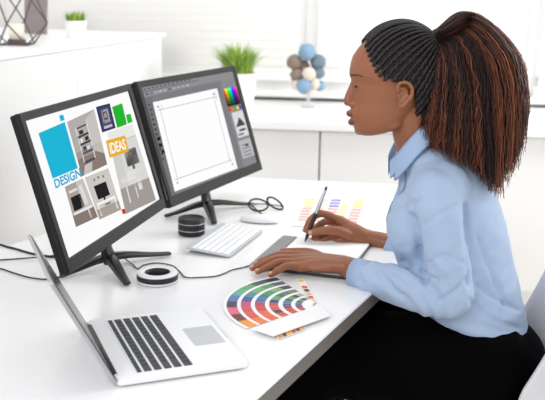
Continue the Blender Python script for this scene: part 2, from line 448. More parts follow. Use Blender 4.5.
bm = new(); prism(bm, ins(.9995), DESK-.038, DESK-.0062); part('underframe', bm, M_['deskedge'], t)
for (x, y) in ins(.93):
    bm = new(); box(bm, (x, y, (DESK-.05)/2), (.06, .06, DESK-.051), None, .004); part('leg', bm, M_['steel'], t)

# ------------------------------------------------------------------ monitors
def screen_map(c, n, r, u):
    def f(px, py, off=0):
        d = ray(px, py); tt = (c-C0).dot(n)/d.dot(n); return C0+d*tt+n*off
    return f
def monitor(cx, cy, cz, yaw, tilt, w, h, joint, feet, label, paint):
    n0 = V((math.cos(yaw), math.sin(yaw), 0)); r = V((-n0.y, n0.x, 0))
    u = V((0, 0, 1))*math.cos(tilt)-n0*math.sin(tilt); n = r.cross(u)
    if n.dot(n0) < 0: n = -n
    c = V((cx, cy, cz)); F = Matrix(((r.x, u.x, n.x, c.x), (r.y, u.y, n.y, c.y), (r.z, u.z, n.z, c.z), (0, 0, 0, 1)))
    J = V(joint); t = thing('monitor', label, 'monitor', (J.x, J.y, DESK))
    bl, bt, bb = .022, .019, .03
    bm = new()
    box(bm, (0, 0, -.0155), (w-.002, h-.002, .017), F, .004)
    box(bm, (0, -.01, -.03), (w*.6, h*.6, .03), F, .01)
    part('housing', bm, M_['bezel2'], t)
    bm = new()    # front bezel: four mitred bars, raised
    o4 = [(-w/2, -h/2), (w/2, -h/2), (w/2, h/2), (-w/2, h/2)]; i4 = [(-w/2+bl, -h/2+bb), (w/2-bl, -h/2+bb), (w/2-bl, h/2-bt), (-w/2+bl, h/2-bt)]
    zo, zi = 0.0, -.0045
    O = [bm.verts.new(F @ V((x, y, zo-.003))) for x, y in o4]; O1 = [bm.verts.new(F @ V((x*.992, y*.988, zo+.001))) for x, y in o4]
    I1 = [bm.verts.new(F @ V((x*1.008, y*1.01, zo))) for x, y in i4]; I = [bm.verts.new(F @ V((x, y, zi))) for x, y in i4]
    Bk = [bm.verts.new(F @ V((x, y, -.010))) for x, y in o4]
    for a, b in ((Bk, O), (O, O1), (O1, I1), (I1, I)):
        for k in range(4): bm.faces.new((a[k], a[(k+1) % 4], b[(k+1) % 4], b[k]))
    bmesh.ops.recalc_face_normals(bm, faces=bm.faces)
    part('bezel', bm, M_['bezel'], t)
    # stand
    foot = new(); J0 = V((J.x, J.y, DESK))
    for ft in feet:
        f_ = V(ft); d = (f_-J0)
        sd = d.cross(V((0, 0, 1))).normalized()
        sweep(foot, [J0+V((0, 0, .03)), J0+d*.3+V((0, 0, .026)), J0+d*.7+V((0, 0, .014)), f_+V((0, 0, .007))], [.02, .017, .013, .010], [.011, .009, .006, .005], sd, 12, 4)
    part('foot', foot, M_['black'], t)
    bm = new()
    back = F @ V((0, -h*.5+.10, -.04))
    sweep(bm, [J0+V((0, 0, .028)), J0.lerp(back, .4)+V((0, 0, .0)), back], [.026, .022, .03], [.014, .012, .014], r, 16, 6)
    part('neck', bm, M_['black'], t)
    S = Paint(); paint(S, screen_map(F @ V((0, 0, -.0042)), n, r, u), [F @ V((x, y, -.0042)) for x, y in i4])
    S.build('screen', M_['screen'], t)
    return t, F
def cr2(x, y): return (30+x/2.664, 80+y/2.664)
def quadmap(q, s, tt):
    (x0, y0), (x1, y1), (x2, y2), (x3, y3) = q      # TL TR BR BL; s right, tt up
    ax, ay = x3+(x2-x3)*s, y3+(y2-y3)*s; bx, by = x0+(x1-x0)*s, y0+(y1-y0)*s
    return ax+(bx-ax)*tt, ay+(by-ay)*tt
def paint1(S, f, i4):
    S.poly(i4, (250, 250, 250))
    L = [0]
    def Q(pts, col, off=.0004, raw=False): S.poly([f(*(p if raw else cr2(*p)), off) for p in pts][::-1], col)
    def sub(q, quads, off=.0007):
        qq = [cr2(*p) for p in q]
        for pts, col in quads: S.poly([f(*quadmap(qq, *p), off) for p in pts], col)
    def R(x0, y0, x1, y1): return [(x0, y0), (x1, y0), (x1, y1), (x0, y1)]
    Q([(22, 142), (92, 112), (127, 235), (60, 263)], (14, 178, 212))
    Q([(77, 95), (88, 92), (92, 107), (81, 110)], (20, 175, 210))
    p1 = [(98, 112), (170, 78), (205, 225), (138, 257)]
    Q(p1, (176, 170, 168))
    sub(p1, [(R(0, 0, 1, .3), (134, 120, 112)), (R(0, .3, 1, .42), (160, 150, 144)), ([(.62, .35), (1, .2), (1, 1), (.62, .9)], (196, 192, 190)),
             (R(.22, .18, .62, .22), (62, 58, 62)), (R(.2, .34, .66, .38), (70, 66, 70)), (R(.2, .5, .64, .54), (62, 60, 64)), (R(.2, .64, .62, .68), (70, 66, 70)), (R(.26, .8, .6, .83), (80, 76, 80)),
             (R(.2, .2, .24, .84), (210, 210, 214)), (R(.62, .2, .655, .84), (225, 225, 228)), (R(.3, .39, .42, .47), (60, 58, 80)), (R(.45, .55, .58, .62), (40, 40, 48)), (R(.28, .55, .36, .62), (228, 226, 226)), (R(.44, .39, .55, .45), (230, 228, 226)), (R(.3, .69, .45, .76), (50, 46, 52)),
             ([(.08, .0), (.4, .0), (.5, .16), (.2, .16)], (206, 202, 198))])
    p2 = [(175, 72), (212, 62), (228, 128), (192, 140)]
    Q(p2, (40, 48, 88))
    sub(p2, [(R(.15, .12, .85, .9), (70, 74, 108)), (R(.25, .3, .75, .82), (176, 172, 180)), (R(.35, .42, .65, .74), (46, 42, 60)), (R(.2, .1, .8, .2), (200, 198, 205)), (R(.42, .5, .58, .68), (210, 180, 120))])
    Q([(218, 72), (245, 62), (258, 118), (232, 128)], (18, 178, 40)); Q([(255, 93), (268, 90), (273, 112), (260, 116)], (24, 184, 44))
    p3 = [(205, 140), (272, 118), (335, 320), (255, 357)]
    Q(p3, (190, 188, 184))
    sub(p3, [(R(0, 0, 1, .3), (160, 152, 146)), (R(0, .3, .3, .75), (206, 204, 200)), ([(.3, .3), (1, .3), (1, .85), (.3, .85)], (216, 214, 210)), (R(.42, .52, .86, .72), (22, 22, 26)), (R(.36, .42, .9, .46), (240, 240, 240)),
             ([(.1, .36), (.62, .36), (.56, .44), (.08, .42)], (236, 236, 238)), (R(.2, .1, .24, .38), (232, 232, 234)), (R(.48, .12, .52, .38), (232, 232, 234)), (R(.6, .2, .72, .34), (232, 234, 236)), (R(.0, .86, 1, 1), (232, 230, 226)), (R(.58, .47, .66, .52), (30, 30, 34))])
    p4 = [(92, 285), (140, 262), (180, 365), (122, 392)]
    Q(p4, (168, 158, 150))
    sub(p4, [(R(0, 0, 1, .28), (132, 118, 110)), ([(.5, .3), (1, .3), (1, 1), (.6, 1)], (196, 192, 188)), (R(.12, .36, .62, .7), (20, 20, 24)), (R(.05, .27, .95, .33), (232, 232, 232)), (R(.12, .8, .55, .86), (226, 222, 220)), (R(.66, .4, .82, .88), (228, 226, 224)), (R(.7, .05, .78, .28), (222, 220, 218))])
    p5 = [(145, 260), (208, 235), (243, 345), (185, 372)]
    Q(p5, (202, 198, 194))
    sub(p5, [(R(0, 0, 1, .22), (168, 156, 148)), (R(.22, .42, .74, .74), (18, 18, 22)), (R(.1, .3, .92, .36), (240, 240, 240)), (R(.44, .36, .52, .42), (30, 30, 34)), (R(.1, .06, .16, .3), (236, 236, 236)), (R(.84, .06, .9, .3), (236, 236, 236)),
             (R(.3, .84, .36, .9), (110, 106, 104)), (R(.48, .86, .54, .92), (110, 106, 104)), (R(.68, .84, .74, .9), (110, 106, 104)), (R(.42, .24, .66, .27), (70, 66, 66))])
    Q([(243, 345), (255, 342), (257, 355), (247, 358)], (214, 24, 30))
    Q([(201, 162), (252, 148), (263, 190), (211, 208)], (232, 172, 28), .001)
    for txt, q, col in (('DESIGN', [(61, 266), (131, 234), (137, 258), (67, 290)], (26, 168, 208)), ('IDEAS', [(208, 169), (250, 157), (256, 184), (214, 199)], (250, 248, 240))):
        qq = [cr2(*p) for p in q]
        for pl in text_polys(txt, .03): S.poly([f(*quadmap(qq, *p), .0014) for p in pl], col)
def paint2(S, f, i4):
    S.poly(i4, (122, 123, 126))
    full = [(140.5, 86.5), (231, 68), (258, 163), (168, 197)]
    def Z(x0, y0, x1, y1, col, off=.0005): S.poly([f(*quadmap(full, *p), off) for p in [(x0, y0), (x1, y0), (x1, y1), (x0, y1)]], col)
    Z(-.02, .9, 1.02, 1.02, (140, 141, 144)); Z(0, .945, .62, .952, (96, 97, 100), .0008)
    random.seed(4)
    for k in range(12): Z(.02+k*.045, .962, .02+k*.045+.026, .976, (84, 86, 90), .0008)
    for k in range(10): Z(.03+k*.05, .915, .03+k*.05+.03, .93, random.choice([(172, 172, 176), (86, 86, 92), (96, 100, 170), (190, 190, 194)]), .0008)
    Z(-.02, -.02, .085, .895, (112, 113, 116))
    for k in range(12): Z(.03, .82-k*.045, .055, .835-k*.045, (60, 60, 64) if k not in (4, 5, 6) else (20, 20, 22), .0009)
    Z(.035, .5, .07, .53, (14, 14, 16), .001); Z(.035, .44, .07, .47, (14, 14, 16), .001); Z(.045, .38, .08, .41, (14, 14, 16), .001)
    cv = [(152.6, 102.4), (216.8, 88.3), (237.5, 168.4), (174.6, 191.7)]
    S.poly([f(*p, .0006) for p in cv][::-1], (251, 251, 251))
    def C(x0, y0, x1, y1, col): S.poly([f(*quadmap(cv, *p), .001) for p in [(x0, y0), (x1, y0), (x1, y1), (x0, y1)]], col)
    g = (150, 152, 156)
    C(.08, .1, .086, .93, g); C(.915, .1, .921, .93, g); C(.04, .9, .96, .906, g); C(.04, .12, .96, .126, g); C(.11, .9, .115, .97, g); C(.95, .86, .955, .97, g)
    for a, b in ((.05, .93), (.92, .93), (.06, .07), (.93, .06)): C(a, b, a+.02, b+.02, (110, 112, 116))
    Z(.845, -.02, 1.02, .9, (136, 137, 140))
    pk = [(222.5, 89.3), (235.3, 86), (240.7, 103.7), (227.3, 107.2)]; N = 12
    for i in range(N):
        for j in range(6):
            h = i/N; v = 1-(j/6)**1.1; s = 1 if j > 0 else .75
            c = colorsys.hsv_to_rgb(h, s, v); c = tuple(255*x for x in c)
            S.poly([f(*quadmap(pk, *p), .001) for p in [(i/N, 1-(j+1)/6), ((i+1)/N, 1-(j+1)/6), ((i+1)/N, 1-j/6), (i/N, 1-j/6)]], c)
    for i, c in enumerate([(220, 30, 30), (240, 120, 20), (30, 170, 60), (240, 220, 40), (40, 60, 190)]):
        a = .2*i; q = [(227.8, 108.6), (241, 105.3), (242, 108.2), (228.8, 111.6)]
        S.poly([f(*quadmap(q, *p), .001) for p in [(a, 0), (a+.18, 0), (a+.18, 1), (a, 1)]], c)
    Z(.86, .6, 1.0, .7, (126, 127, 130), .0008)
    Z(.87, .3, .99, .56, (218, 219, 221), .0008)
    S.poly([f(*quadmap(full, *p), .0012) for p in [(.875, .41), (.98, .41), (.955, .47), (.93, .5), (.91, .455)]], (70, 71, 74))
    Z(.9, .36, .97, .38, (40, 40, 42), .0012); Z(.88, .32, .94, .34, (120, 120, 124), .0012)
    Z(.86, .09, .99, .27, (184, 185, 188), .0008); Z(.92, .2, .95, .225, (24, 24, 26), .0012)
    for k in range(4): Z(.88, .11+k*.035, .96, .12+k*.035, (110, 111, 114), .0012)
m1, F1 = monitor(-.4091, 2.1164, 1.0112, -.2247, .2893, .6093, .3527, G(109, 268), [G(62, 278), G(127, 286), G(169, 256)], 'left monitor showing coloured collage with the word DESIGN', paint1)
m2, F2 = monitor(-.211, 2.7588, 1.0017, -.4206, .3049, .613, .3671, G(207, 212), [G(166, 218), G(214, 225), G(254, 206)], 'right monitor showing blank white canvas in grey drawing program', paint2)

# ------------------------------------------------------------------ laptop
Lu = V((-.372, .928, 0)).normalized(); Ld = V((Lu.y, -Lu.x, 0))
LN = V((-.272, 1.479, DESK+.001))
LW, LD = .312, .252
LM = Matrix(((Lu.x, Ld.x, 0, LN.x), (Lu.y, Ld.y, 0, LN.y), (0, 0, 1, LN.z), (0, 0, 0, 1)))
# Lu,Ld are left-handed with +z : fine for placing, normals are recalculated
def lbox(c, s, m, name, parent, bev=.0015, mats=None):
    bm = new(); vs = box(bm, c, s, None, bev); xform(bm, bm.verts, LM); bmesh.ops.recalc_face_normals(bm, faces=bm.faces)
    return obj(name, bm, m, parent)
def childworld(o, parent):
    o.matrix_parent_inverse = parent.matrix_world.inverted(); return o
t = thing('laptop', 'open silver laptop with dark keys at the front of the desk', 'laptop', LM @ V((LW/2, LD/2, 0)))
def rrect(x0, y0, x1, y1, r, n=5):
    P = []
    for cx_, cy_, a0 in ((x1-r, y1-r, 0), (x0+r, y1-r, 90), (x0+r, y0+r, 180), (x1-r, y0+r, 270)):
        for k in range(n+1):
            a = math.radians(a0+90*k/n); P.append((cx_+r*math.cos(a), cy_+r*math.sin(a)))
    return P
bm = new(); prism(bm, rrect(0, 0, LW, LD, .012), .002, .014)
bmesh.ops.bevel(bm, geom=[e_ for e_ in bm.edges if e_.calc_length() > 0 and abs(e_.verts[0].co.z-e_.verts[1].co.z) < 1e-6], offset=.002, segments=2, affect='EDGES')
xform(bm, bm.verts, LM); bmesh.ops.recalc_face_normals(bm, faces=bm.faces)
base = part('base', bm, M_['alu'], t, False)
lt = thing  # noqa
KX0, KX1, KY0, KY1 = .020, .292, .040, .150
well = lbox(((KX0+KX1)/2, (KY0+KY1)/2, .0141), (KX1-KX0+.004, KY1-KY0+.004, .0006), M_['alu'], 'keyboard_well', t, 0)
rows = [14, 14, 14, 13, 12, 0]
rh = (KY1-KY0)/6
def keyrow(y0, h, widths, x0=KX0, x1=KX1):
    tot = sum(widths); x = x0
    for w_ in widths:
        ww = (x1-x0)*w_/tot
        yield x, y0, ww, h
        x += ww
layout = [(.7, [1]*14), (1, [1]*13+[1.5]), (1, [1.5]+[1]*13), (1, [1.75]+[1]*11+[1.75]), (1, [2.25]+[1]*10+[2.25]), (1.1, [1, 1, 1, 1.25, 5, 1.25, 1, 1, 1, 1])]
tot = sum(a for a, _ in layout); y = KY0
first = None
for hh, wd in layout:
    h_ = (KY1-KY0)*hh/tot
    wd2 = wd[::-1]     # Lu runs away from the camera, the user's left hand side is the near end
    for (kx, ky, kw, kh) in keyrow(y, h_, wd):
        lbox((KX1+KX0-(kx+kw/2), ky+kh/2, .0152), (kw-.0024, kh-.0052, .0016), M_['key'], 'key', well, .0004)
    y += h_
lbox((LW/2-.004, .2095, .0143), (.094, .063, .0008), M_['pad'], 'touchpad', t, .0002)
lbox((LW/2, LD+.0002, .0115), (.05, .003, .003), M_['pad'], 'lid_notch', t, .0005)
# hinge and lid
bm = new(); cyl(bm, LM @ V((.03, .002, .009)), LM @ V((LW-.03, .002, .009)), .0075, n=16); part('hinge', bm, M_['black'], t)
al = math.radians(27.5)
lv = V((0, 0, 1))*math.cos(al)-Ld*math.sin(al); ln = Ld*math.cos(al)+V((0, 0, 1))*math.sin(al)
H0 = LM @ V((0, -.001, .012))
LL = Matrix(((Lu.x, lv.x, ln.x, H0.x), (Lu.y, lv.y, ln.y, H0.y), (Lu.z, lv.z, ln.z, H0.z), (0, 0, 0, 1)))
bm = new(); prism(bm, rrect(0, -.006, LW, .228, .01), -.0065, 0); xform(bm, bm.verts, LL); bmesh.ops.recalc_face_normals(bm, faces=bm.faces)
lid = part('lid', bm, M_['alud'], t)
bm = new(); prism(bm, rrect(.004, .0, LW-.004, .224, .008), 0.0002, .0012); xform(bm, bm.verts, LL); bmesh.ops.recalc_face_normals(bm, faces=bm.faces)
part('screen_glass', bm, M_['black'], t)
bm = new(); xf = prism(bm, rrect(.014, .02, LW-.014, .212, .002), 0.0013, .0016); xform(bm, bm.verts, LL); bmesh.ops.recalc_face_normals(bm, faces=bm.faces)
part('screen', bm, mat('dim_panel', (44, 48, 56), .2, var=.05), t)

# ------------------------------------------------------------------ wireless keyboard
ka, kb_, kc, kd = G(184.6, 249, DESK+.012), G(230.4, 257, DESK+.003), G(266.4, 231, DESK+.003), G(221.5, 222, DESK+.012)
kx = ((kc-kb_)+(kd-ka)); kx.z = 0; kx.normalize(); ky = V((kx.y, -kx.x, 0))     # kx away, ky toward the user (right)
if ky.dot(kb_-ka) < 0: ky = -ky
KO = ka.copy(); KW, KD = (kc-kb_).length, .135; KD = (kb_-ka).length
tl = math.radians(4.5)
ky3 = (ky*math.cos(tl)-V((0, 0, 1))*math.sin(tl)); kz3 = (ky*math.sin(tl)+V((0, 0, 1))*math.cos(tl))
KO.z = DESK+.0015+KD*math.sin(tl)
KM = Matrix(((kx.x, ky3.x, kz3.x, KO.x), (kx.y, ky3.y, kz3.y, KO.y), (0, ky3.z, kz3.z, KO.z), (0, 0, 0, 1)))
t = thing('keyboard', 'white compact keyboard between speaker and drawing tablet', 'keyboard', KM @ V((KW/2, KD/2, 0)))
bm = new(); prism(bm, rrect(0, 0, KW, KD, .008), 0.001, .005); xform(bm, bm.verts, KM); bmesh.ops.recalc_face_normals(bm, faces=bm.faces)
kbody = part('body', bm, mat('keyboard_aluminium', (192, 194, 198), .4, metal=.2, var=.02), t)
bm = new(); cyl(bm, KM @ V((.004, .009, -.002)), KM @ V((KW-.004, .009, -.002)), .0055, n=16); part('battery_tube', bm, M_['wpl'], t)
y = .016; tot = sum(a for a, _ in layout)
for hh, wd in layout:
    h_ = (KD-.022)*hh/tot
    for (qx, qy, qw, qh) in keyrow(y, h_, wd, .006, KW-.006):
        bm = new(); box(bm, (KW-(qx+qw/2), qy+qh/2, .0058), (qw-.0038, qh-.0038, .0022), None, .0005); xform(bm, bm.verts, KM); bmesh.ops.recalc_face_normals(bm, faces=bm.faces)
        obj('key', bm, M_['wkey'], kbody)
    y += h_
# mouse
mc = (G(239, 220)+G(280, 223.5))/2; md = V((.97, -.22, 0)).normalized()
bm = new(); ellip(bm, (0, 0, 0), (.062, .03, .019), seg=40, rings=24)
for v in bm.verts:
    if v.co.z < 0: v.co.z *= .12
    v.co.z += .003
xform(bm, bm.verts, Matrix.Translation(mc+V((0, 0, .001))) @ Matrix.Rotation(math.atan2(md.y, md.x), 4, 'Z'))
tag(obj('computer_mouse', bm, M_['wpl'], smooth=True), 'low white computer mouse between the white keyboard and the glasses', 'mouse')

# ------------------------------------------------------------------ speaker, tape, glasses
s0 = G(191.5, 234)
t = thing('speaker', 'small black cylinder speaker with grey rings before the right monitor', 'speaker', s0)
bm = new(); lathe(bm, [(0, .001), (.036, .001), (.0385, .003), (.0385, .047), (.036, .05), (.031, .05), (.03, .047), (0, .047)], s0); part('body', bm, M_['rub'], t)
bm = new()
for z in (.016, .0355): lathe(bm, [(.0383, z-.0012), (.0395, z-.0012), (.0395, z+.0012), (.0383, z+.0012)], s0, closed=True)
part('ring', bm, M_['silver'], t)
s0 = G(157.5, 281)
t = thing('tape_roll', 'round roll of tape with black side and white face near the left monitor', 'tape', s0)
bm = new(); lathe(bm, [(.031, .001), (.0485, .001), (.0495, .003), (.0495, .007), (.0485, .007), (.0485, .02), (.0495, .02), (.0495, .022), (.0485, .0245), (.032, .0245), (.0308, .022)], s0, closed=True); part('roll', bm, M_['wpl'], t)
bm = new(); lathe(bm, [(.0487, .0072), (.0502, .0075), (.0502, .0192), (.0487, .0198)], s0, closed=True); part('black_band', bm, M_['rub'], t)
bm = new(); lathe(bm, [(.0307, .002), (.0307, .0235), (.0293, .0235), (.0293, .002)], s0, closed=True); part('core', bm, M_['rub'], t)
# glasses
t = thing('glasses', 'black-rimmed glasses folded on the desk beside the right monitor foot', 'glasses', G(266, 212))
l1, l2 = G(258.5, 205, DESK+.0215), G(275, 203.5, DESK+.0215)
ax1 = V((.93, .25, -.1)).normalized(); ax2 = V((.8, .1, -.5)).normalized()
def rim(c, ax, up, a, b):
    bm = new(); P = []
    for k in range(28):
        an = 2*PI*k/28; P.append(c+ax*(a*math.cos(an))+up*(b*math.sin(an)*(1-.12*math.cos(an))))
    n_ = len(P); rings = []
    for k in range(n_):
        T_ = (P[(k+1) % n_]-P[k-1]).normalized(); s_ = ax.cross(up).normalized(); q_ = T_.cross(s_)
        rings.append([bm.verts.new(P[k]+(s_*math.cos(a_)+q_*math.sin(a_))*.003) for a_ in [2*PI*i/8 for i in range(8)]])
    for k in range(n_):
        for i in range(8): bm.faces.new((rings[k][i], rings[k][(i+1) % 8], rings[(k+1) % n_][(i+1) % 8], rings[(k+1) % n_][i])).smooth = True
    return bm, P
up1 = V((-.05, .15, 1)).normalized(); up2 = V((.28, .2, .9)).normalized()
for c, ax, up, a, b in ((l1, ax1, up1, .032, .019), (l2, ax2, up2, .03, .0135)):
    bm, P = rim(c, ax, up, a, b); part('rim', bm, M_['rub'], t)
    bm = new(); bm.faces.new([bm.verts.new(p) for p in P]); o = part('lens', bm, M_['lens'], t); solidify(o, .001)
bm = new(); sweep(bm, [l1+ax1*.026+up1*.006, (l1+l2)/2+V((0, 0, .01)), l2-ax2*.026+up2*.006], .002, n=8, sub=4); part('bridge', bm, M_['rub'], t)
zt = DESK+.004
bm = new(); sweep(bm, [l1-ax1*.029+up1*.008, l1-ax1*.02+V((.0, -.02, .0)), V((l1.x+.01, l1.y-.06, zt+.004)), V((l1.x+.02, l1.y-.085, zt))], [.0026, .0024, .0022, .003], n=8, sub=4); part('temple', bm, M_['rub'], t)
bm = new(); sweep(bm, [l2+ax2*.029+up2*.006, l2+ax2*.02+V((0, .03, -.005)), V((l2.x-.03, l2.y+.06, zt)), V((l2.x-.07, l2.y+.06, zt))], [.0026, .0024, .0022, .003], n=8, sub=4); part('temple', bm, M_['rub'], t)

# ------------------------------------------------------------------ cables
def cable(name, pts, r, label):
    bm = new(); sweep(bm, pts, r, n=8, sub=8); return tag(obj(name, bm, M_['rub']), label, 'cable')
zz = DESK+.0022
cable('cable', [G(250, 265.5, zz), G(243, 267.5, zz), G(232, 270, zz), G(224, 273.5, zz), G(215, 276.3, zz), G(200, 277.3, zz), G(186, 277.3, zz), G(180, 272, zz), G(172, 265.5, zz), G(157, 263, zz), G(144, 265, zz), G(138, 268.5, zz), G(132, 264, zz), G(124, 258, zz+.006), G(117, 253.5, zz+.03)], .0016, 'thin black cable running from the tablet to the left monitor')
cable('cable', [G(-30, 232, zz), G(0, 244.5, zz), G(16, 249, zz), G(34, 254, zz), G(60, 257.5, zz), G(75, 256, zz), G(100, 258, zz+.004)], .0032, 'thick black cable crossing the desk behind the laptop lid')
cable('cable', [G(-30, 262, zz), G(0, 268.5, zz), G(14, 273, zz), G(30, 277.5, zz), G(48, 279.2, zz), G(64, 276, zz)], .002, 'thin black cable at the left, lowest of those behind the laptop')
cable('cable', [G(-30, 262, zz), G(0, 260, zz), G(20, 258.5, zz), G(40, 257, zz+.004), G(58, 254.5, zz+.004), G(62, 250, zz+.02)], .0018, 'thin black cable looping left under the left monitor, between two others')

# ------------------------------------------------------------------ tablet with paper
ta, tb, tc_, td = G(283, 238), G(248.5, 268.5), G(352, 277), G(362, 250)
e1 = (ta-tb).normalized(); e2 = V((e1.y, -e1.x, 0)); tw = (ta-tb).length
TM = Matrix(((e1.x, e2.x, 0, tb.x), (e1.y, e2.y, 0, tb.y), (0, 0, 1, DESK+.001), (0, 0, 0, 1)))
TL = .255
def tpart(name, poly, z0, z1, m, par):
    bm = new(); prism(bm, poly, z0, z1); xform(bm, bm.verts, TM); bmesh.ops.recalc_face_normals(bm, faces=bm.faces); return part(name, bm, m, par)
t = thing('drawing_tablet', 'grey drawing tablet lying under both hands', 'tablet', TM @ V((tw/2, TL/2, 0)))
tpart('case', rrect(0, 0, tw, TL, .008), 0, .007, M_['black'], t)
tpart('button_strip', rrect(.002, .002, tw-.002, .042, .005), .0071, .0082, M_['tablet'], t)
tpart('active_area', rrect(.002, .044, tw-.002, TL-.002, .005), .0071, .0078, M_['tabact'], t)
TZ = DESK+.0085
bm = new(); prism(bm, [(.006, .047), (tw+.004, .047), (tw+.004, .25), (.006, .25)], .0081, .0086); xform(bm, bm.verts, TM); bmesh.ops.recalc_face_normals(bm, faces=bm.faces)
tag(obj('paper_sheet', bm, M_['paper']), 'blank white paper sheet on the drawing tablet under the pen tip', 'paper')

# ------------------------------------------------------------------ printed colour chart behind the hands
t = thing('colour_chart', 'white sheet printed with columns of red, yellow and purple bars beyond the hands', 'paper', G(330, 212))
pa = [G(292, 226, DESK+.001), G(372, 229, DESK+.001), G(381, 196, DESK+.001), G(306, 194.5, DESK+.001)]
bm = new(); A_ = [bm.verts.new(p) for p in pa]; B_ = [bm.verts.new(p+V((0, 0, .0006))) for p in pa]
bm.faces.new(A_[::-1]); bm.faces.new(B_)
for k in range(4): bm.faces.new((A_[k], A_[(k+1) % 4], B_[(k+1) % 4], B_[k]))
part('sheet', bm, M_['paper'], t)
S = Paint(); q = [(306, 198.5), (366, 200), (358, 224), (297, 221.5)]
cols = [[(250, 222, 130)]*3+[(244, 168, 160)]*5, [(250, 200, 175)]*3+[(246, 178, 168)]*5, [(132, 128, 190)]*3+[(244, 160, 160)]*5, [(250, 236, 190)]*2+[(250, 214, 140)]*6, [(248, 212, 110)]*3+[(244, 160, 150)]*5]
cx0 = [0, .22, .42, .6, .81]; cwd = [.16, .13, .17, .14, .17]
for ci in range(5):
    for k in range(8):
        y1 = 1-k*.125; y0 = y1-.085; x0 = cx0[ci]; x1 = x0+cwd[ci]
        S.poly([G(*quadmap(q, *p), DESK+.0019) for p in [(x0, y0), (x1, y0), (x1, y1), (x0, y1)]], cols[ci][k])
S.build('printed_bars', M_['print'], t)

# ------------------------------------------------------------------ swatch fan
pt = lambda x, y: G(215+x/4.192, 270+y/4.192)
FC = pt(432, 152)
t = thing('colour_swatch_fan', 'fanned swatch deck of green, pink and orange arcs before the hands', 'swatch fan', FC)
angs = []
P0_, P1_ = pt(140, 246), pt(292, 62)
av0 = math.atan2((P0_-FC).y, (P0_-FC).x); av1 = math.atan2((P1_-FC).y, (P1_-FC).x)
if av0 < 0: av0 += 2*PI
if av1 < 0: av1 += 2*PI
palette = [(240, 140, 40), (120, 40, 44), (226, 92, 120), (70, 52, 76), (72, 112, 168), (90, 168, 120), (60, 120, 92), (84, 84, 92), (120, 118, 122)]
alt = [[(240, 150, 50), (236, 120, 40), (232, 96, 44), (226, 84, 50), (220, 70, 60)], [(110, 36, 40), (220, 80, 50), (236, 100, 50), (90, 40, 60), (200, 60, 60)], [(232, 96, 130), (214, 70, 90), (200, 60, 70), (226, 80, 70), (150, 40, 60)],
       [(64, 48, 84), (196, 70, 110), (190, 50, 80), (214, 70, 70), (60, 90, 160)], [(80, 120, 176), (60, 80, 150), (60, 110, 170), (50, 60, 110), (70, 130, 160)], [(96, 174, 140), (70, 140, 150), (56, 116, 130), (90, 170, 110), (60, 90, 80)],
       [(90, 168, 104), (104, 176, 110), (70, 150, 100), (60, 110, 90), (110, 160, 110)], [(72, 92, 84), (90, 150, 100), (130, 170, 120), (90, 120, 90), (60, 62, 70)], [(72, 72, 84), (96, 100, 104), (70, 70, 80), (120, 126, 110), (170, 170, 160)]]
def arc_r(x): return abs((pt(x, 164)-FC).length)
bands = [(arc_r(a), arc_r(b)) for a, b in ((50, 94), (110, 153), (170, 213), (231, 270), (290, 326), (345, 376))]
ro0 = arc_r(36)
nb = 9
for b in range(nb):
    a0 = av0+(av1-av0)*b/nb; a1 = av0+(av1-av0)*(b+1)/nb; z0 = DESK+.001+.0004*b
    ring = lambda r_, a_, z_: V((FC.x+r_*math.cos(a_), FC.y+r_*math.sin(a_), z_))
    pl = [(FC.x+.012*math.cos(x_), FC.y+.012*math.sin(x_)) for x_ in (a0, a1+(.1 if b < 0 else 0))]
    outer = [(FC.x+ro0*math.cos(a0+(a1-a0)*k/4), FC.y+ro0*math.sin(a0+(a1-a0)*k/4)) for k in range(5)]
    bm = new(); prism(bm, [pl[0]]+outer+[pl[1]], z0, z0+.0006); bl_ = part('swatch_card', bm, M_['paper'], t)
    S = Paint()
    for j, (r_o, r_i) in enumerate(bands):
        P = [ring(r_o, a0+(a1-a0)*k/4, z0+.0009) for k in range(5)]+[ring(r_i, a1+(a0-a1)*k/4, z0+.0009) for k in range(5)]
        S.poly(P, alt[b][min(j, 4)])
    o = S.build('colour_chips', M_['print'], None); o.parent = bl_
# second deck: white cards lying across, with coloured ends
t = thing('swatch_strip', 'white swatch cards with orange edge lying across the fanned deck', 'swatch strip', pt(270, 160))
w4 = [pt(150, 258), pt(245, 290), pt(485, 203), pt(440, 158)]
bm = new(); prism(bm, [(p.x, p.y) for p in w4], DESK+.0056, DESK+.0075); part('white_card', bm, M_['paper'], t)
w5 = [pt(255, 278), pt(268, 295), pt(380, 252), pt(368, 236)]
bm = new(); prism(bm, [(p.x, p.y) for p in w5], DESK+.001, DESK+.003); o = part('striped_card', bm, M_['paper'], t)
S = Paint(); cc = [(226, 140, 60), (120, 70, 40), (236, 176, 70), (200, 110, 50), (150, 90, 50), (232, 160, 80)]
for k in range(6):
    l = lambda s, w_: w5[0].lerp(w5[3], s).lerp(w5[1].lerp(w5[2], s), w_)+V((0, 0, .0033))
    S.poly([l(k/6+.01, .3), l((k+1)/6-.01, .3), l((k+1)/6-.01, 1), l(k/6+.01, 1)], cc[k])
S.build('striped_colours', M_['print'], t)
t = thing('swatch_strip', 'narrow strip of yellow and red chips poking out beyond the fan near the hand', 'swatch strip', pt(300, 70))
w6 = [pt(340, 42), pt(372, 42), pt(428, 140), pt(404, 140)]
bm = new(); prism(bm, [(p.x, p.y) for p in w6][::-1], DESK+.0012, DESK+.002); part('card', bm, M_['paper'], t)
S = Paint(); cc = [(244, 208, 90), (250, 240, 220), (222, 84, 60), (60, 50, 56), (240, 170, 140), (210, 80, 70), (244, 190, 90)]
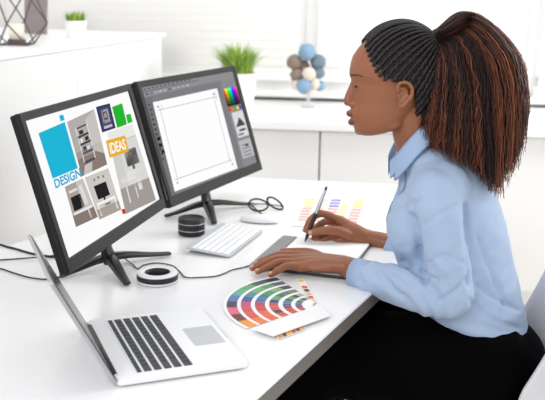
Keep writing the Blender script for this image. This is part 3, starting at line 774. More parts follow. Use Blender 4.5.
for k in range(7):
    l = lambda s, w_: w6[0].lerp(w6[3], s).lerp(w6[1].lerp(w6[2], s), w_)+V((0, 0, .0023))
    S.poly([l(k/7+.015, .1), l((k+1)/7-.015, .1), l((k+1)/7-.015, .85), l(k/7+.015, .85)], cc[k])
S.build('colour_chips', M_['print'], t)

# ------------------------------------------------------------------ chair
RT = V((.2, .98, 0)).normalized(); FW = V((-.98, .2, 0)).normalized()      # her right, her forward
hipc = V((.55, 2.12, 0))
def fr(f_, r_, z): return hipc+FW*f_+RT*r_+V((0, 0, z))
t = thing('office_chair', 'pale grey shell office chair the woman sits on', 'chair', fr(0, 0, 0))
bm = new(); rows_ = []
for k in range(17):
    s = k/16
    if s < .5: a = s/.5; cx_, cz_ = .22-.40*a, .432-.012*math.sin(a*PI)+.004
    else:
        a = (s-.5)/.5; cx_, cz_ = -.18-.045*math.sin(min(1, a*1.2)*PI/2)-.06*a, .436+.39*a**1.1
    row = []
    for j in range(13):
        v_ = -1+2*j/12; wd = .225-.02*max(0, (s-.8)/.2)**2
        row.append(fr(cx_+.15*v_*v_*max(0, min(1, (s-.4)*5))*(1-.35*max(0, s-.6)/.4), v_*wd, cz_+.02*v_*v_*(1-s)))
    rows_.append(row)
grid_surface(bm, rows_); o = part('seat_shell', bm, M_['chair'], t); solidify(o, .022, -1)
o.modifiers.new('sub', 'SUBSURF').render_levels = 1
bm = new(); cyl(bm, fr(0, 0, .12), fr(0, 0, .42), .025); cyl(bm, fr(0, 0, .38), fr(0, 0, .406), .09, .12); part('post', bm, M_['silver'], t)
for k in range(5):
    a = 2*PI*k/5+.3; d = V((math.cos(a), math.sin(a), 0))
    bm = new(); sweep(bm, [fr(0, 0, .11), fr(0, 0, .1)+d*.14, fr(0, 0, .075)+d*.27], [.025, .02, .015], n=12, sub=3); part('base_arm', bm, M_['silver'], t)
    bm = new(); s_ = V((-d.y, d.x, 0)); c_ = fr(0, 0, .03)+d*.27; cyl(bm, c_-s_*.02, c_+s_*.02, .03, n=20); part('castor', bm, M_['rub'], t)

# ------------------------------------------------------------------ the woman
HY = 2.09; HS = HY/FPX*.99
def HP(px, py, dy=0): return W(px, py, HY)+V((0, dy, 0))
person = thing('person', 'woman in pale blue shirt and black trousers drawing with a pen at the desk', 'person', fr(0, 0, 0))
def wp(px, py, Y): return W(px, py, Y)
def head_mesh(bm):
    # silhouettes (pixels): row y, face front x, back x, half width (px)
    prof = [(26, 392, 415, 7), (29, 380, 427, 14), (34, 371, 434, 20), (40, 365, 438, 25), (48, 358, 441, 29), (56, 352.6, 442, 32.5), (64, 350.3, 442, 33), (70, 349.4, 441, 33), (75, 349.3, 440, 32.5), (79, 351, 438, 31.5), (83, 352.4, 436, 31),
            (88, 352.3, 433, 30.5), (93, 352, 430, 30), (98, 351.8, 427, 29), (103, 351.8, 423, 28.5), (107, 351.3, 419, 28), (111, 350.2, 415, 27), (115, 350, 411, 26), (119, 351.6, 407, 25), (123, 351.8, 403, 23.5), (127, 353.8, 398, 21.5), (130, 354.8, 392, 18.5), (132.5, 356.5, 384, 15), (134.5, 360, 374, 9)]
    n = 48; rings = []
    for (y, xf, xb, hw) in prof:
        L = (xb-xf); c = xf+L*.56; af = c-xf; ab = xb-c; ring = []
        low = max(0, min(1, (y-70)/50))
        for i in range(n):
            th = 2*PI*i/n; ct, st = math.cos(th), math.sin(th)
            a = af if ct < 0 else ab
            ex = 2.0+.25*low if ct < 0 else 2.0
            den = (abs(ct)**ex+abs(st)**ex)**(1/ex)
            x = c+a*ct/den; yy = hw*st/den
            ring.append(bm.verts.new(HP(x, y, yy*HS)))
        rings.append(ring)
    for A_, B_ in zip(rings, rings[1:]):
        for i in range(n): bm.faces.new((A_[i], A_[(i+1) % n], B_[(i+1) % n], B_[i]))
    bm.faces.new(rings[0][::-1]); bm.faces.new(rings[-1])
SD = V((0, 1, 0))
bm = new(); head_mesh(bm)
def hs(pts, ra, rb=None, n=14, sub=5): sweep(bm, [HP(x, y, d*HS) for x, y, d in pts], [r_*HS for r_ in ra], [r_*HS for r_ in (rb or ra)], SD, n, sub)
# nose: bridge, ball, wings
hs([(354, 80, 0), (351.8, 88, 0), (349.2, 95, 0), (347.9, 100.5, 0)], [3.4, 4.0, 4.8, 5.4], [2.6, 3.4, 4.0, 4.4])
ellip(bm, HP(348.4, 101.6, 0), (4.9*HS, 5.0*HS, 4.7*HS))
for s in (-1, 1): ellip(bm, HP(352, 103, s*5.6*HS), (5.0*HS, 4.2*HS, 4.0*HS))
# lips
hs([(355, 114.6, -9), (351.4, 113.6, -5), (348.9, 113.4, 0), (351.4, 113.6, 5), (355, 114.6, 9)], [1.4, 2.7, 3.6, 2.7, 1.4], [1.6, 3.0, 3.4, 3.0, 1.6])
hs([(356, 119.8, -8), (352.8, 121.4, -4.5), (351.2, 122, 0), (352.8, 121.4, 4.5), (356, 119.8, 8)], [1.4, 3.0, 3.7, 3.0, 1.4], [1.6, 3.2, 3.5, 3.2, 1.6])
# chin, cheeks, brow ridge, jaw
for s in (-1, 1): ellip(bm, HP(359.4, 85.6, s*11.8*HS), (5.6*HS, 5.6*HS, 5*HS))
ellip(bm, HP(360.5, 130, 0), (6.2*HS, 8*HS, 5.2*HS))
for s in (-1, 1):
    ellip(bm, HP(386, 118, s*15*HS), (16*HS, 9*HS, 12*HS))
    hs([(352.2, 76.5, s*4), (354.5, 75.2, s*11), (361, 77, s*18)], [2.4, 2.4, 1.4], [2.2, 2.2, 1.2])
# neck
NK = [HP(412, 102, 0), W(414, 128, 2.095), W(421, 150, 2.1), W(433, 172, 2.12)]
sweep(bm, NK, [.05, .052, .055, .07], [.05, .052, .055, .06], SD, 24, 6)
# ears
for s in (-1, 1):
    off = 0
    ed = 31.5
    def EP(x, y, d): return HP(x, y, s*(ed+d)*HS)
    P = []
    for k in range(15):
        a = math.radians(130+k*(300/14)); P.append((399.2+6.6*math.cos(a)*1.0, 90.5-12.2*math.sin(a)))
    rim_ = [(393.5, 87), (393, 82.5), (395.5, 79.2), (400, 78.3), (404.5, 80.5), (406.8, 85.5), (406, 91.5), (402.5, 96), (399.8, 99.5), (397, 102), (394.8, 100.5)]
    sweep(bm, [EP(x, y, 4.0+1.8*min(1, max(0, (x-393)/10))) for x, y in rim_], 2.1*HS, None, None, 8, 3)
    ellip(bm, EP(399, 90, 0.2), (6.5*HS, 2.2*HS, 11*HS)); ellip(bm, EP(396.5, 99, 2.2), (3.2*HS, 2.2*HS, 3.4*HS))
    sweep(bm, [EP(397, 84.5, 2.8), EP(401.5, 86, 3.2), EP(402, 92, 3), EP(398.5, 96, 2.6)], 1.5*HS, None, None, 8, 3)
    ellip(bm, EP(394.6, 92.5, 2), (1.7*HS, 1.6*HS, 2.6*HS))
# torso under the clothes
TPX = [(492, 374, 2.12), (478, 335, 2.12), (466, 300, 2.12), (452, 250, 2.12), (443, 210, 2.12), (434, 182, 2.12)]
TS = [W(*p) for p in TPX]
tw_ = [.165, .15, .13, .135, .15, .115]; td_ = [.105, .092, .088, .095, .095, .062]
sweep(bm, TS, tw_, td_, RT, 32, 6)
# arms
LA = [W(434, 190, 1.99), W(443, 245, 1.96), W(453, 298, 1.965)]
LF = [W(453, 299, 1.965), W(415, 291, 1.99), W(376, 277, 2.06), W(346, 267, 2.13)]
RA = [W(444, 188, 2.27), W(452, 235, 2.33), W(455, 272, 2.36)]
RF = [W(455, 272, 2.36), W(420, 258, 2.38), W(385, 243, 2.415), W(364, 238, 2.425)]
sweep(bm, LA, [.05, .042, .036], n=20); sweep(bm, LF, [.037, .038, .03, .026], [.037, .038, .031, .028], V((0, 1, 0)), 20)
sweep(bm, RA, [.05, .042, .036], n=20); sweep(bm, RF, [.037, .037, .028, .024], n=20)
ellip(bm, W(437, 188, 2.03), (.055, .07, .055)); ellip(bm, W(443, 186, 2.22), (.055, .07, .055))
# legs
for s, yo in ((-1, -.10), (1, .10)):
    hp = fr(0, s*.095, .545); kn = fr(.44, s*.11, .545); an = fr(.43, s*.11, .09)
    sweep(bm, [hp, hp.lerp(kn, .5), kn], [.085, .075, .056], n=20); sweep(bm, [kn, kn.lerp(an, .35), an], [.055, .05, .034], n=20)
    sweep(bm, [an+V((0, 0, -.03)), an+FW*.1+V((0, 0, -.055)), an+FW*.17+V((0, 0, -.06))], [.034, .035, .025], [.03, .022, .016], RT, 14)
# hands ---------------------------------------------------------------
nails = []
def finger(pts, r0, r1, nail_up=None):
    pts = [V(p) for p in pts]; n_ = len(pts)
    rr = [r0+(r1-r0)*k/(n_-1) for k in range(n_)]
    for k in range(1, n_-1): rr[k] *= 1.06
    sweep(bm, pts, rr, None, None, 14, 4)
    if nail_up is not None:
        d = (pts[-1]-pts[-2]).normalized(); u_ = (V(nail_up)-d*V(nail_up).dot(d)).normalized()
        nails.append((pts[-1]+u_*(r1*.72)+d*.001, d, u_, r1))
FZ = TZ+.0085
# left hand: flat on the tablet, fingers to the left
wr = W(343, 264, 2.135); wr2 = W(330, 262, 2.14)
lm = [W(297, 255, 2.205), W(294, 258.5, 2.18), W(295, 262.5, 2.155), W(299, 267, 2.13)]
def tip(px, py, z=FZ): return G(px, py, z)
lt_ = [tip(256.5, 263.5), tip(252.5, 268.2), tip(258, 271.5), tip(271, 274.5)]
for i in range(4):
    a, b = lm[i], lt_[i]
    p1 = a.lerp(b, .42)+V((0, 0, .011)); p2 = a.lerp(b, .74)+V((0, 0, .006))
    finger([wr2.lerp(a, .75), a, p1, p2, b], .0112, .0078, (0, -.1, 1))
    sweep(bm, [wr+(a-lm[1])*.35, wr.lerp(a, .5)+V((0, 0, .002)), a], [.0185, .0165, .0125], [.019, .016, .0125], V((0, 1, 0)), 16, 5)
sweep(bm, [wr, wr.lerp((lm[1]+lm[2])/2, .5)-V((0, 0, .006)), (lm[1]+lm[2])/2-V((0, 0, .004))], [.028, .04, .038], [.022, .015, .011], V((.2, 1, 0)), 20, 6)
th = [W(328, 262, 2.16), W(312, 254, 2.22), W(297, 252, 2.255), tip(283, 251.5, FZ+.002)]
finger(th, .016, .009, (0, .3, 1))
# right hand: holding the pen
pt_tip = G(304.8, 242, TZ+.0012); pt_top = W(326.8, 186.5, 2.43)
pd = (pt_top-pt_tip).normalized()
PEN = lambda s: pt_tip+pd*s
rw = W(364, 238, 2.425)
gp_ = PEN(.034)
im, mm_, rm, pm = W(337, 219, 2.44), W(341, 220, 2.46), W(345, 227, 2.465), W(349, 236, 2.455)
for a in (im, mm_, rm, pm):
    sweep(bm, [rw+(a-mm_)*.3, rw.lerp(a, .5), a], [.0185, .018, .0125], n=16, sub=5)
sweep(bm, [rw, rw.lerp((im+pm)/2, .55)+V((0, -.01, -.002)), (im+pm)/2+V((0.004, -.008, 0))], [.026, .027, .022], [.027, .032, .027], V((0, 1, 0)), 20, 6)
sd_ = pd.cross(V((0, 1, 0))).normalized()
finger([im, W(321, 213.5, 2.435), W(310.5, 220, 2.42), PEN(.036)+V((-.011, -.001, 0))], .0115, .0082, (-1, 0, .4))
finger([W(350, 236, 2.41), W(338, 231, 2.40), W(323, 230.5, 2.395), PEN(.036)+V((.0035, -.0125, -.004))], .0155, .0088, (0, -1, .4))
finger([mm_, W(324, 222, 2.47), W(312, 231, 2.455), PEN(.02)+V((.004, .015, .004))], .011, .008)
finger([rm, W(327, 231, 2.455), W(314.5, 239, 2.43), W(321, 243.5, 2.42)], .0122, .0095, None)
finger([pm, W(333, 238, 2.44), W(321, 244.5, 2.415), W(329, 247, 2.41)], .012, .0095, None)
ellip(bm, W(343, 240, 2.425), (.03, .02, .018))
body_me = remesh(bm, .0024, 3, .5)
# material regions on the skin
h0 = HP(0, 0)
def in_px(p):    # back to picture-plane coordinates of the head, for marking lips and brows on the face
    q = p-C0; cp, sp = math.cos(PITCH), math.sin(PITCH)
    d = cp*q.y-sp*q.z; u_, v_ = q.x/d, (sp*q.y+cp*q.z)/d; c, s = math.cos(ROLL), math.sin(ROLL)
    return 272.5+FPX*(c*u_+s*v_), 200-FPX*(-s*u_+c*v_)
lipc = [(HP(350.3, 114.6, 0), (6.2, 11, 3.4)), (HP(352.2, 121.3, 0), (6.2, 10, 3.7))]
mats = []
for p in body_me.polygons:
    c = p.center; mi = 0
    if c.z > 1.05 and c.x < .30:
        for lc, (a, b, d) in lipc:
            q_ = c-lc
            if (q_.x/(a*HS))**2+(q_.y/(b*HS))**2+(q_.z/(d*HS))**2 < 1: mi = 1
        for s in (-1, 1):
            x = (c.y-HY)*s/HS; px_, py_ = in_px(V((c.x, HY, c.z)))
            yb = 73.2-1.3*math.sin(max(0, min(1, (x-4)/22))*PI)+max(0, x-18)*.22
            if False and abs(py_-yb) < 1.25*(1-max(0, x-10)/20) and c.x < HP(372, 75).x: mi = 2
    mats.append(mi)
body = link_mesh('body', body_me, [M_['skin'], M_['lips'], mat('eyebrow', (84, 50, 38), .6, var=.1)], person)
body_me.polygons.foreach_set('material_index', mats)
body.name = 'body'
# eyebrows: a thin strip of hair lying on the brow
bv = BVHTree.FromObject(body, bpy.context.evaluated_depsgraph_get())
for s in (-1, 1):
    bm = new(); rows_ = []; cH = HP(385, 78)
    for k in range(15):
        f_ = k/14; x_, y_, l_ = 350+11*f_**1.3, 75-2.4*math.sin(f_*2.5)+1.4*f_, 5+17.5*f_**.8
        hw = (1.15-.8*f_)*min(1, .4+k/3); row = []
        for j in (-1, 0, 1):
            tgt = HP(x_, y_+j*hw, s*l_*HS); d_ = (tgt-cH).normalized()
            h_ = bv.ray_cast(cH+d_*.3, -d_)
            if h_[0]: row.append(h_[0]+d_*.0005)
        if len(row) == 3: rows_.append(row)
    grid_surface(bm, rows_); o = obj('eyebrow', bm, mat('soft_eyebrow', (78, 46, 35), .7, var=.2) if s < 0 else bpy.data.materials['soft_eyebrow'], body, True); solidify(o, .0006, 0)
# eyes: an almond sliver set in the lids
for s in (-1, 1):
    ec = HP(359.4, 85.6, s*11.8*HS)
    bm = new(); ellip(bm, ec, (6.15*HS, 5.0*HS, 1.75*HS), Matrix.Rotation(s*.35, 3, 'Z'), seg=24, rings=16); eye = part('eye', bm, M_['eyew'], body, True); eye.matrix_parent_inverse = Matrix.Identity(4)
    bm = new(); ellip(bm, ec+V((-1, s*.35, 0)).normalized()*(3.75*HS), (2.7*HS, 2.5*HS, 1.75*HS), seg=20, rings=12); o = obj('iris', bm, M_['iris'], eye, True)
    bm = new(); rnd = [ec+V((-math.cos(a+s*.25), math.sin(a+s*.25), .27*math.cos(a)-.02))*5.75*HS for a in [-1.0+2.0*k/8 for k in range(9)]]
    sweep(bm, rnd, [.0005, .001, .0013, .0013, .0013, .0013, .0013, .001, .0005], n=6, sub=2); obj('eyelashes', bm, M_['brow'], body, True)
for (c, d, u_, r_) in nails:
    bm = new(); sdv = d.cross(u_).normalized()
    Mx = Matrix(((d.x, sdv.x, u_.x), (d.y, sdv.y, u_.y), (d.z, sdv.z, u_.z)))
    ellip(bm, c, (r_*.85, r_*.72, r_*.36), Mx, 16, 10); obj('fingernail', bm, M_['nail'], body, True)

# shirt ---------------------------------------------------------------
bm = new()
SPX = [(487, 352, 2.12), (478, 325, 2.12), (467, 293, 2.12), (453, 252, 2.12), (445, 215, 2.12), (437, 186, 2.12), (428, 166, 2.115), (420, 150, 2.11)]
sweep(bm, [W(*p) for p in SPX], [.168, .156, .15, .152, .158, .135, .09, .06], [.118, .12, .128, .138, .134, .112, .078, .058], RT, 40, 8)
for s, Yc in ((-1, 2.05), (1, 2.2)): ellip(bm, W(412, 224, Yc), (.06, .07, .085))
ellip(bm, W(424, 157, 2.11), (.07, .09, .045)); ellip(bm, W(438, 188, 2.035), (.075, .09, .068)); ellip(bm, W(446, 186, 2.23), (.075, .085, .066))
sweep(bm, [W(434, 194, 1.985), W(441, 225, 1.962), W(447, 262, 1.955), W(452, 296, 1.962)], [.06, .057, .055, .052], [.06, .057, .054, .05], n=24)
sweep(bm, [W(450, 298, 1.962), W(428, 294, 1.972), W(403, 286, 2.0), W(378, 279, 2.05), W(367, 276.5, 2.075)], [.05, .052, .05, .044, .040], [.05, .052, .049, .043, .039], V((0, 1, 0)), 24)
sweep(bm, [W(446, 192, 2.26), W(452, 235, 2.325), W(455, 272, 2.355)], [.062, .056, .05], n=24)
sweep(bm, [W(455, 272, 2.355), W(420, 259, 2.375), W(396, 250, 2.395)], [.05, .047, .039], n=24)
me = remesh(bm, .0042, 22, .6)
# folds: noise stretched along the cloth, plus named creases
import numpy as np
creases = [((414, 214), (409, 203), (420, 196), .006), ((414, 214), (419, 245), (425, 282), -.008), ((402, 262), (420, 272), (436, 280), -.006), ((384, 272), (392, 288), (402, 296), -.006),
           ((466, 205), (468, 245), (469, 285), -.007), ((470, 300), (490, 318), (520, 328), -.004), ((478, 285), (498, 300), (518, 310), -.004), ((412, 200), (395, 208), (384, 214), -.005), ((440, 300), (455, 292), (466, 280), -.005),
           ((430, 262), (446, 256), (462, 262), -.003), ((424, 225), (440, 214), (456, 206), -.003), ((480, 240), (490, 270), (506, 305), -.004)]
CP = []
for a, b, c, d in creases:
    pts = [cr([V(a), V(b), V(c)], k/10) for k in range(21)]; CP.append((pts, d))
ns = len(me.vertices); co = np.empty(ns*3); me.vertices.foreach_get('co', co); co = co.reshape(-1, 3)
nr = np.empty(ns*3); me.vertex_normals.foreach_get('vector', nr); nr = nr.reshape(-1, 3)
cp_, sp_ = math.cos(PITCH), math.sin(PITCH); q_ = co-np.array(C0); dd_ = cp_*q_[:, 1]-sp_*q_[:, 2]
uu_, ww_ = q_[:, 0]/dd_, (sp_*q_[:, 1]+cp_*q_[:, 2])/dd_; c_, s_ = math.cos(ROLL), math.sin(ROLL)
PX = 272.5+FPX*(c_*uu_+s_*ww_); PY = 200-FPX*(-s_*uu_+c_*ww_)
D = np.zeros(ns); near = (nr[:, 1] < .3) & (co[:, 1] < 2.13)
for pts, a in CP:
    best = np.full(ns, 1e9)
    for A_, B_ in zip(pts, pts[1:]):
        dx, dy = B_[0]-A_[0], B_[1]-A_[1]; L2 = dx*dx+dy*dy+1e-9
        t_ = np.clip(((PX-A_[0])*dx+(PY-A_[1])*dy)/L2, 0, 1)
        best = np.minimum(best, (PX-A_[0]-t_*dx)**2+(PY-A_[1]-t_*dy)**2)
    D += np.where(near, 1.3*a*np.exp(-best/7.0), 0)
for i in range(ns):
    x, y, z = co[i]; P_ = V((x, y, z))
    d = noise.noise(V((x*9+z*5, y*9, z*15)))*.003+noise.noise(V((x*34-z*26, y*16, z*20+x*24)))*.0026
    lower = max(0, min(1, (.86-z)/.2))*(1 if x > .42 else 0)
    d += lower*.0022*math.sin((z+x*.55+noise.noise(P_*8)*.05)*95)
    if z < .86 and x < .40 and y < 2.2: d += .002*math.sin((x+z*.8+noise.noise(P_*9)*.05)*120)
    D[i] += d
co = co+nr*D[:, None]
me.vertices.foreach_set('co', co.reshape(-1)); me.update()
shirt = link_mesh('shirt', me, M_['shirt'], person)
# cuffs
def ringband(name, c, ax, side, r0a, r0b, w_, th_, m):
    ax = V(ax).normalized(); side = (V(side)-ax*V(side).dot(ax)).normalized(); u_ = ax.cross(side); bm = new(); R_ = []
    for (k, off) in ((-w_/2, 0), (-w_/2, th_), (w_/2, th_*1.1), (w_/2, 0)):
        R_.append([bm.verts.new(V(c)+ax*k+(side*(r0a+off)*math.cos(2*PI*i/36)+u_*(r0b+off)*math.sin(2*PI*i/36))) for i in range(36)])
    for a in range(4):
        A_, B_ = R_[a], R_[(a+1) % 4]
        for i in range(36): bm.faces.new((A_[i], A_[(i+1) % 36], B_[(i+1) % 36], B_[i])).smooth = True
    bmesh.ops.recalc_face_normals(bm, faces=bm.faces)
    return obj(name, bm, m, shirt)
ca = (W(352, 273, 2.10)-W(378, 279, 2.05)).normalized()
ringband('cuff', W(365, 276, 2.078), ca, (0, 1, 0), .0345, .0335, .056, .0055, M_['collar'])
ca2 = (W(396, 250, 2.395)-W(420, 259, 2.375)).normalized()
ringband('cuff', W(394, 249, 2.397), ca2, (0, 1, 0), .03, .03, .05, .0055, M_['collar'])
# collar: stand + turned-down flap
bm = new(); rows_ = [[], [], [], []]
cb, ct_ = W(408, 140, 2.1), None
NC = W(408, 143, 2.1); cax = V((-.62, 0, .785)); cfw = V((-.785, 0, -.62))       # neckline plane tips forward
for k in range(41):
    s = k/40; th = math.radians(-165+330*s)             # 0 = nape; +-165 = front opening
    fwd = -math.cos(th); side = math.sin(th); f_ = (fwd+1)/2
    P_top = NC+V((-fwd*(.045 if fwd > 0 else .055), side*.056, .075-.055*f_-.058*f_*f_))
    outw = (cfw*fwd+V((0, side, 0))).normalized()
    rows_[0].append(P_top-V((0, 0, .055))-outw*.003)
    rows_[1].append(P_top)
    rows_[2].append(P_top+V((.003-.004*f_, side*.009, -.003)))
    rows_[3].append(P_top+V((.013, side*.021, -.052-.006*f_**3)))
grid_surface(bm, rows_); o = obj('collar', bm, M_['collar'], shirt, True); solidify(o, .0025, 0); o.modifiers.new('s', 'SUBSURF').render_levels = 1
# button placket down the chest, lying on the cloth
bvh = BVHTree.FromObject(shirt, bpy.context.evaluated_depsgraph_get())
bm = new(); rows_ = []
for k in range(22):
    z = 1.045-.2*k/21; row = []
    for j in (-1, 0, 1):
        hit = bvh.ray_cast(V((-.5, 2.085+j*.013, z)), V((1, 0, 0)))
        if hit[0]: row.append(hit[0]+V((-.0022, 0, 0)))
    if len(row) == 3: rows_.append(row)
grid_surface(bm, rows_); o = obj('placket', bm, M_['collar'], shirt, True); solidify(o, .0015, 0)

# trousers ------------------------------------------------------------
bm = new()
sweep(bm, [W(500, 396, 2.12), W(492, 372, 2.12), W(484, 342, 2.12)], [.19, .19, .172], [.125, .122, .114], RT, 36, 8)
ellip(bm, fr(-.01, 0, .555), (.13, .19, .105), Matrix.Rotation(0, 3, 'Z'))
for s in (-1, 1):
    hp = fr(.0, s*.095, .555); kn = fr(.47, s*.11, .555); an = fr(.44, s*.11, .1)
    sweep(bm, [hp, hp.lerp(kn, .5), kn], [.11, .11, .10], [.118, .118, .108], RT, 28); sweep(bm, [kn, kn.lerp(an, .4), an], [.1, .09, .065], n=24)
me = remesh(bm, .006, 6, .6)
for v in me.vertices:
    p = v.co; d = noise.noise(V((p.x*7, p.y*14, p.z*14)))*.006+noise.noise(V((p.x*20+p.z*14, p.y*16, p.z*22)))*.003
    v.co = p+v.normal*d
# keep off the seat and out of the desk top
for v in me.vertices:
    if v.co.z > .684 and (v.co-dk[0]).dot(V((e.y, -e.x, 0))) < .03: v.co.z = .684
trousers = link_mesh('trousers', me, M_['trous'], person)
for s in (-1, 1):
    an = fr(.42, s*.11, 0)
    bm = new(); sweep(bm, [an-FW*.05+V((0, 0, .045)), an+V((0, 0, .055)), an+FW*.09+V((0, 0, .04)), an+FW*.19+V((0, 0, .028))], [.034, .038, .042, .03], [.04, .048, .034, .022], RT, 20, 5)
    for v in bm.verts: v.co.z = max(v.co.z, .004)
    obj('shoe', bm, M_['rub'], body, True)

# hair ----------------------------------------------------------------
hx = [(20, 380), (39.5, 363.5), (52, 366), (62, 372), (73.5, 379), (78, 388), (79.5, 400), (84, 408), (101, 410), (114, 411), (125, 414)]
def hairline(py):
    for (y0, x0), (y1, x1) in zip(hx, hx[1:]):
        if y0 <= py <= y1: return x0+(x1-x0)*(py-y0)/(y1-y0)
    return 381 if py < 20 else 418
EC = HP(400, 69, 0)
def cap_pt(a, el, k=1.0):
    """scalp surface point: a = azimuth from the face (0) round the side, el = elevation"""
    x = -math.cos(a)*math.cos(el); y = math.sin(a)*math.cos(el); z = math.sin(el)
    rx = 48.5 if x < 0 else 44; rz = 46.5 if z > 0 else 60
    pxo = 400+x*(rx-(0 if x > 0 else 0))
    if x < 0: pxo = 400+x*rx*(.93 if z > 0 else .93)
    return HP(400+(pxo-400)*k, 69-z*rz*k, y*35.5*HS*k)
bm = new(); NA, NE = 96, 60; vv = {}
for i in range(NA):
    for j in range(NE+1): vv[i, j] = bm.verts.new(cap_pt(2*PI*i/NA, -PI/2+PI*j/NE))
for i in range(NA):
    for j in range(NE): 
        try: f = bm.faces.new((vv[i, j], vv[(i+1) % NA, j], vv[(i+1) % NA, j+1], vv[i, j+1])); f.smooth = True
        except Exception: pass
def projy(p):
    q_ = V((p.x, HY, p.z)); return in_px(q_)
kill = []
for f in bm.faces:
    c = f.calc_center_median(); px_, py_ = projy(c); lat = abs(c.y-HY)/HS
    lim = hairline(py_)-(0 if lat > 14 else 0)
    if px_ < lim+2 or py_ > 119: kill.append(f)
bmesh.ops.delete(bm, geom=kill, context='FACES')
for v in [v for v in bm.verts if not v.link_faces]: bm.verts.remove(v)
cap = part('scalp_hair', bm, M_['scalp'], person, True); solidify(cap, .004, 1)
# braids: from the hairline back to the tie
TIE = (438, 40)
def scalp_proj(px, py, lat):
    """point on the scalp for picture coords of the mid-plane and lateral sign/amount"""
    return None
braids = new(); nbr = 0
def dirn(p): 
    q_ = p-EC; return V((q_.x/(45*HS), q_.y/(35.5*HS), q_.z/((46.5 if q_.z > 0 else 60)*HS)))
def on_cap(d, k):
    d = d.normalized(); rx = 45 if d.x < 0 else 44
    return EC+V((d.x*rx*HS, d.y*35.5*HS, d.z*(46.5 if d.z > 0 else 60)*HS))*k
tie_d = dirn(HP(TIE[0]+1, TIE[1], 0)).normalized()
starts = []
for s in (-1, 1):
    for (px_, py_) in [(362.5, 40), (363, 43), (364.3, 47), (365.5, 51), (367, 55), (368.5, 59.5), (370.5, 64), (373, 69), (376, 74), (380.5, 77.5), (388, 78), (396, 79), (403, 81), (408, 85), (410, 91), (411, 97), (412, 103), (413, 109), (415, 115)]:
        # solve lateral position on the cap for this profile point
        a = HP(px_, py_); qx = (a.x-EC.x)/(45*HS); qz = (a.z-EC.z)/((46.5 if a.z > EC.z else 60)*HS)
        rem = max(0, 1-qx*qx-qz*qz); starts.append(V((qx, s*math.sqrt(rem), qz)))
for k in range(9):      # across the top of the forehead
    l = -.9+1.8*k/8; starts.append(V((-.74, l*.42, .60)))
random.seed(2)
starts2 = []
for a_, b_ in zip(starts, starts[1:]):
    starts2.append(a_)
    if (a_-b_).length < .5: starts2.append((a_.normalized()+b_.normalized())/2)
starts = starts
for d0 in starts:
    d0 = d0.normalized(); ang = math.acos(max(-1, min(1, d0.dot(tie_d)))); nseg = max(10, int(ang*40))
    pts = []; sd0 = random.uniform(-.03, .03)
    for k in range(nseg+1):
        s = k/nseg*.97
        d = (d0*math.sin((1-s)*ang)+tie_d*math.sin(s*ang))/math.sin(ang)
        # let the braids bow a little
        d = d+V((0, 0, .16*math.sin(s*PI)*(1 if d0.z < .3 else .3)))
        d = d+V((.0, .0, .012*math.sin(k*1.3+sd0*200)))
        pts.append(on_cap(d, 1.02+.02*s))
    rr = [(.0052 if k % 2 else .0038)*(1-.3*k/len(pts)) for k in range(len(pts))]
    rr[0] = .002
    sweep(braids, pts, rr, None, None, 7, 2)
for s in (-1, 1):      # wisps at the temple
    for (x0, y0, x1, y1) in ((376, 67, 374, 76), (379, 72, 378, 82), (382, 75, 383, 80)):
        a = HP(x0, y0); 
part('braids', braids, M_['braid'], person, True)
# hair tie
tc0 = HP(438, 40, 0)
bm = new()
ax = (HP(452, 31)-HP(428, 47)).normalized()
side = V((0, 1, 0)); u_ = ax.cross(side)
for q in range(2):
    R_, r_ = .020, .006; c = tc0+ax*(.005*q); A_ = []
    for i in range(32):
        a = 2*PI*i/32; dd = side*math.cos(a)+u_*math.sin(a)
        A_.append([bm.verts.new(c+dd*(R_+r_*math.cos(b))+ax*(r_*math.sin(b))) for b in [2*PI*j/8 for j in range(8)]])
    for i in range(32):
        for j in range(8): bm.faces.new((A_[i][j], A_[(i+1) % 32][j], A_[(i+1) % 32][(j+1) % 8], A_[i][(j+1) % 8])).smooth = True
part('hair_tie', bm, M_['scalp'], person, True)
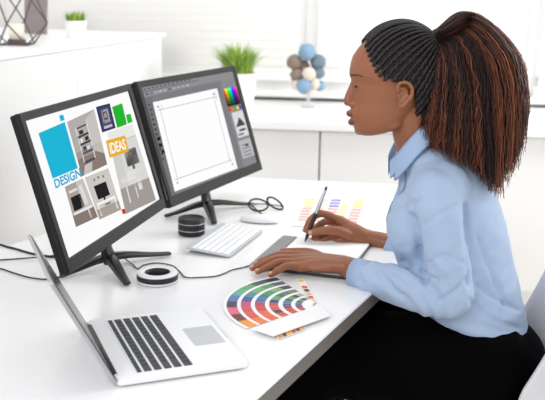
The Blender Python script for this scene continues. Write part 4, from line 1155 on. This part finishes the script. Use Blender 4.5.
# ponytail
fam = [
    [(436, 44), (432, 58), (427, 80), (421, 104), (416, 127)],
    [(437, 42), (438, 52), (437, 85), (434, 120), (431, 148)],
    [(438, 40), (449, 40), (459, 80), (462, 125), (462, 160)],
    [(439, 36), (461, 30), (483, 66), (490, 125), (492, 191)],
    [(439, 34), (468, 18), (503, 54), (512, 104), (507, 162)],
    [(440, 32), (470, 12), (512, 48), (522, 90), (518, 132)]]
fam = [[V(p) for p in f] for f in fam]
def strand_path(s, t_):
    x = s*(len(fam)-1); i = min(int(x), len(fam)-2); u__ = x-i
    a = cr(fam[i], t_*4); b = cr(fam[i+1], t_*4); return a.lerp(b, u__)
tail = new(); random.seed(9); NS = 5200
for q in range(NS):
    s = random.random()**.9; la = random.uniform(-1, 1)
    endt = random.uniform(.78, 1.06) if random.random() < .85 else random.uniform(.9, 1.12)
    endt = min(endt, 1.0)+0
    lat_end = la*(.082+.02*random.random()); phase = random.uniform(0, 6.28); fr_ = random.uniform(34, 60); amp = random.uniform(.5, 1.3)
    j1, j2 = random.uniform(-4, 4), random.uniform(-3, 3)
    frizz = random.random() < .1
    col = noise.noise(V((s*26, la*3.0, 3.3)))*1.1+random.uniform(-.35, .35)+.15*(s-.3)-.5*math.exp(-((s-.5)/.06)**2)-.3*math.exp(-((s-.08)/.06)**2)
    prev = None; K = 26; th0 = random.uniform(.0008, .0016); y0_ = random.uniform(-1, 1)*.026; sx0 = random.uniform(-5, 5); sy0 = random.uniform(-3, 5)*(1 if not frizz else .5)
    edge = math.sqrt(max(0, 1-(2*s-1)**2))
    for k in range(K+1):
        u__ = k/K; t_ = u__*endt
        p2 = strand_path(s, t_); y_ = y0_*(1-u__)**3+lat_end*(math.sin(min(1, t_*2.2)*PI/2))*(.45+.55*edge)
        cx_ = (amp*math.sin(fr_*u__+phase)+amp*.5*math.sin(fr_*1.7*u__+phase*2))*min(1, u__*3)*.9+j1*t_**2+(random.uniform(-1, 1)*2.2*u__ if frizz else 0)
        P = HP(p2.x+cx_+sx0*(1-u__)**4, p2.y+j2*t_**2+sy0*(1-u__)**4, y_+.0022*math.cos(fr_*u__+phase)*min(1, u__*3))
        r_ = th0*(1-.6*u__**3)
        cur = [tail.verts.new(P+V((r_, 0, 0))), tail.verts.new(P+V((-.5*r_, -r_*.9, 0))), tail.verts.new(P+V((-.5*r_, r_*.9, 0)))]
        if prev:
            cc_ = col+u__*.5-.22-.25*max(0, 1-u__*4); mi = 0 if cc_ < -.05 else (2 if cc_ < .22 else 1)
            for i in range(3):
                f = tail.faces.new((prev[i], prev[(i+1) % 3], cur[(i+1) % 3], cur[i])); f.material_index = mi; f.smooth = True
        prev = cur
part('ponytail', tail, [M_['hair1'], M_['hair2'], M_['hair3']], person, True)
# dense core of the ponytail so that no light shows through
core = new()
sweep(core, [HP(440, 44), HP(454, 50), HP(466, 78), HP(470, 108), HP(474, 135)], [.02, .035, .05, .055, .04], [.02, .032, .062, .068, .04], V((0, 1, 0)), 28, 6)
for v in core.verts: v.co += v.normal*0+V((noise.noise(v.co*30), noise.noise(v.co*30+V((5, 0, 0))), 0))*.006
part('ponytail_core', core, M_['hair1'], person, True)

# ------------------------------------------------------------------ pen
t = thing('stylus_pen', 'silver and black digital pen held in the right hand', 'pen', pt_tip)
bm = new(); sweep(bm, [PEN(.0005), PEN(.010), PEN(.02), PEN(.055), PEN(.085)], [.001, .0035, .0052, .0062, .0056], n=18, sub=5); part('grip', bm, M_['rub'], t)
bm = new(); Lp = (pt_top-pt_tip).length
sweep(bm, [PEN(.084), PEN(.12), PEN(Lp-.012)], [.0056, .0056, .0046], n=18, sub=5); part('barrel', bm, M_['silver'], t)
bm = new(); sweep(bm, [PEN(Lp-.013), PEN(Lp-.003)], [.0045, .0034], n=14); part('eraser', bm, M_['rub'], t)
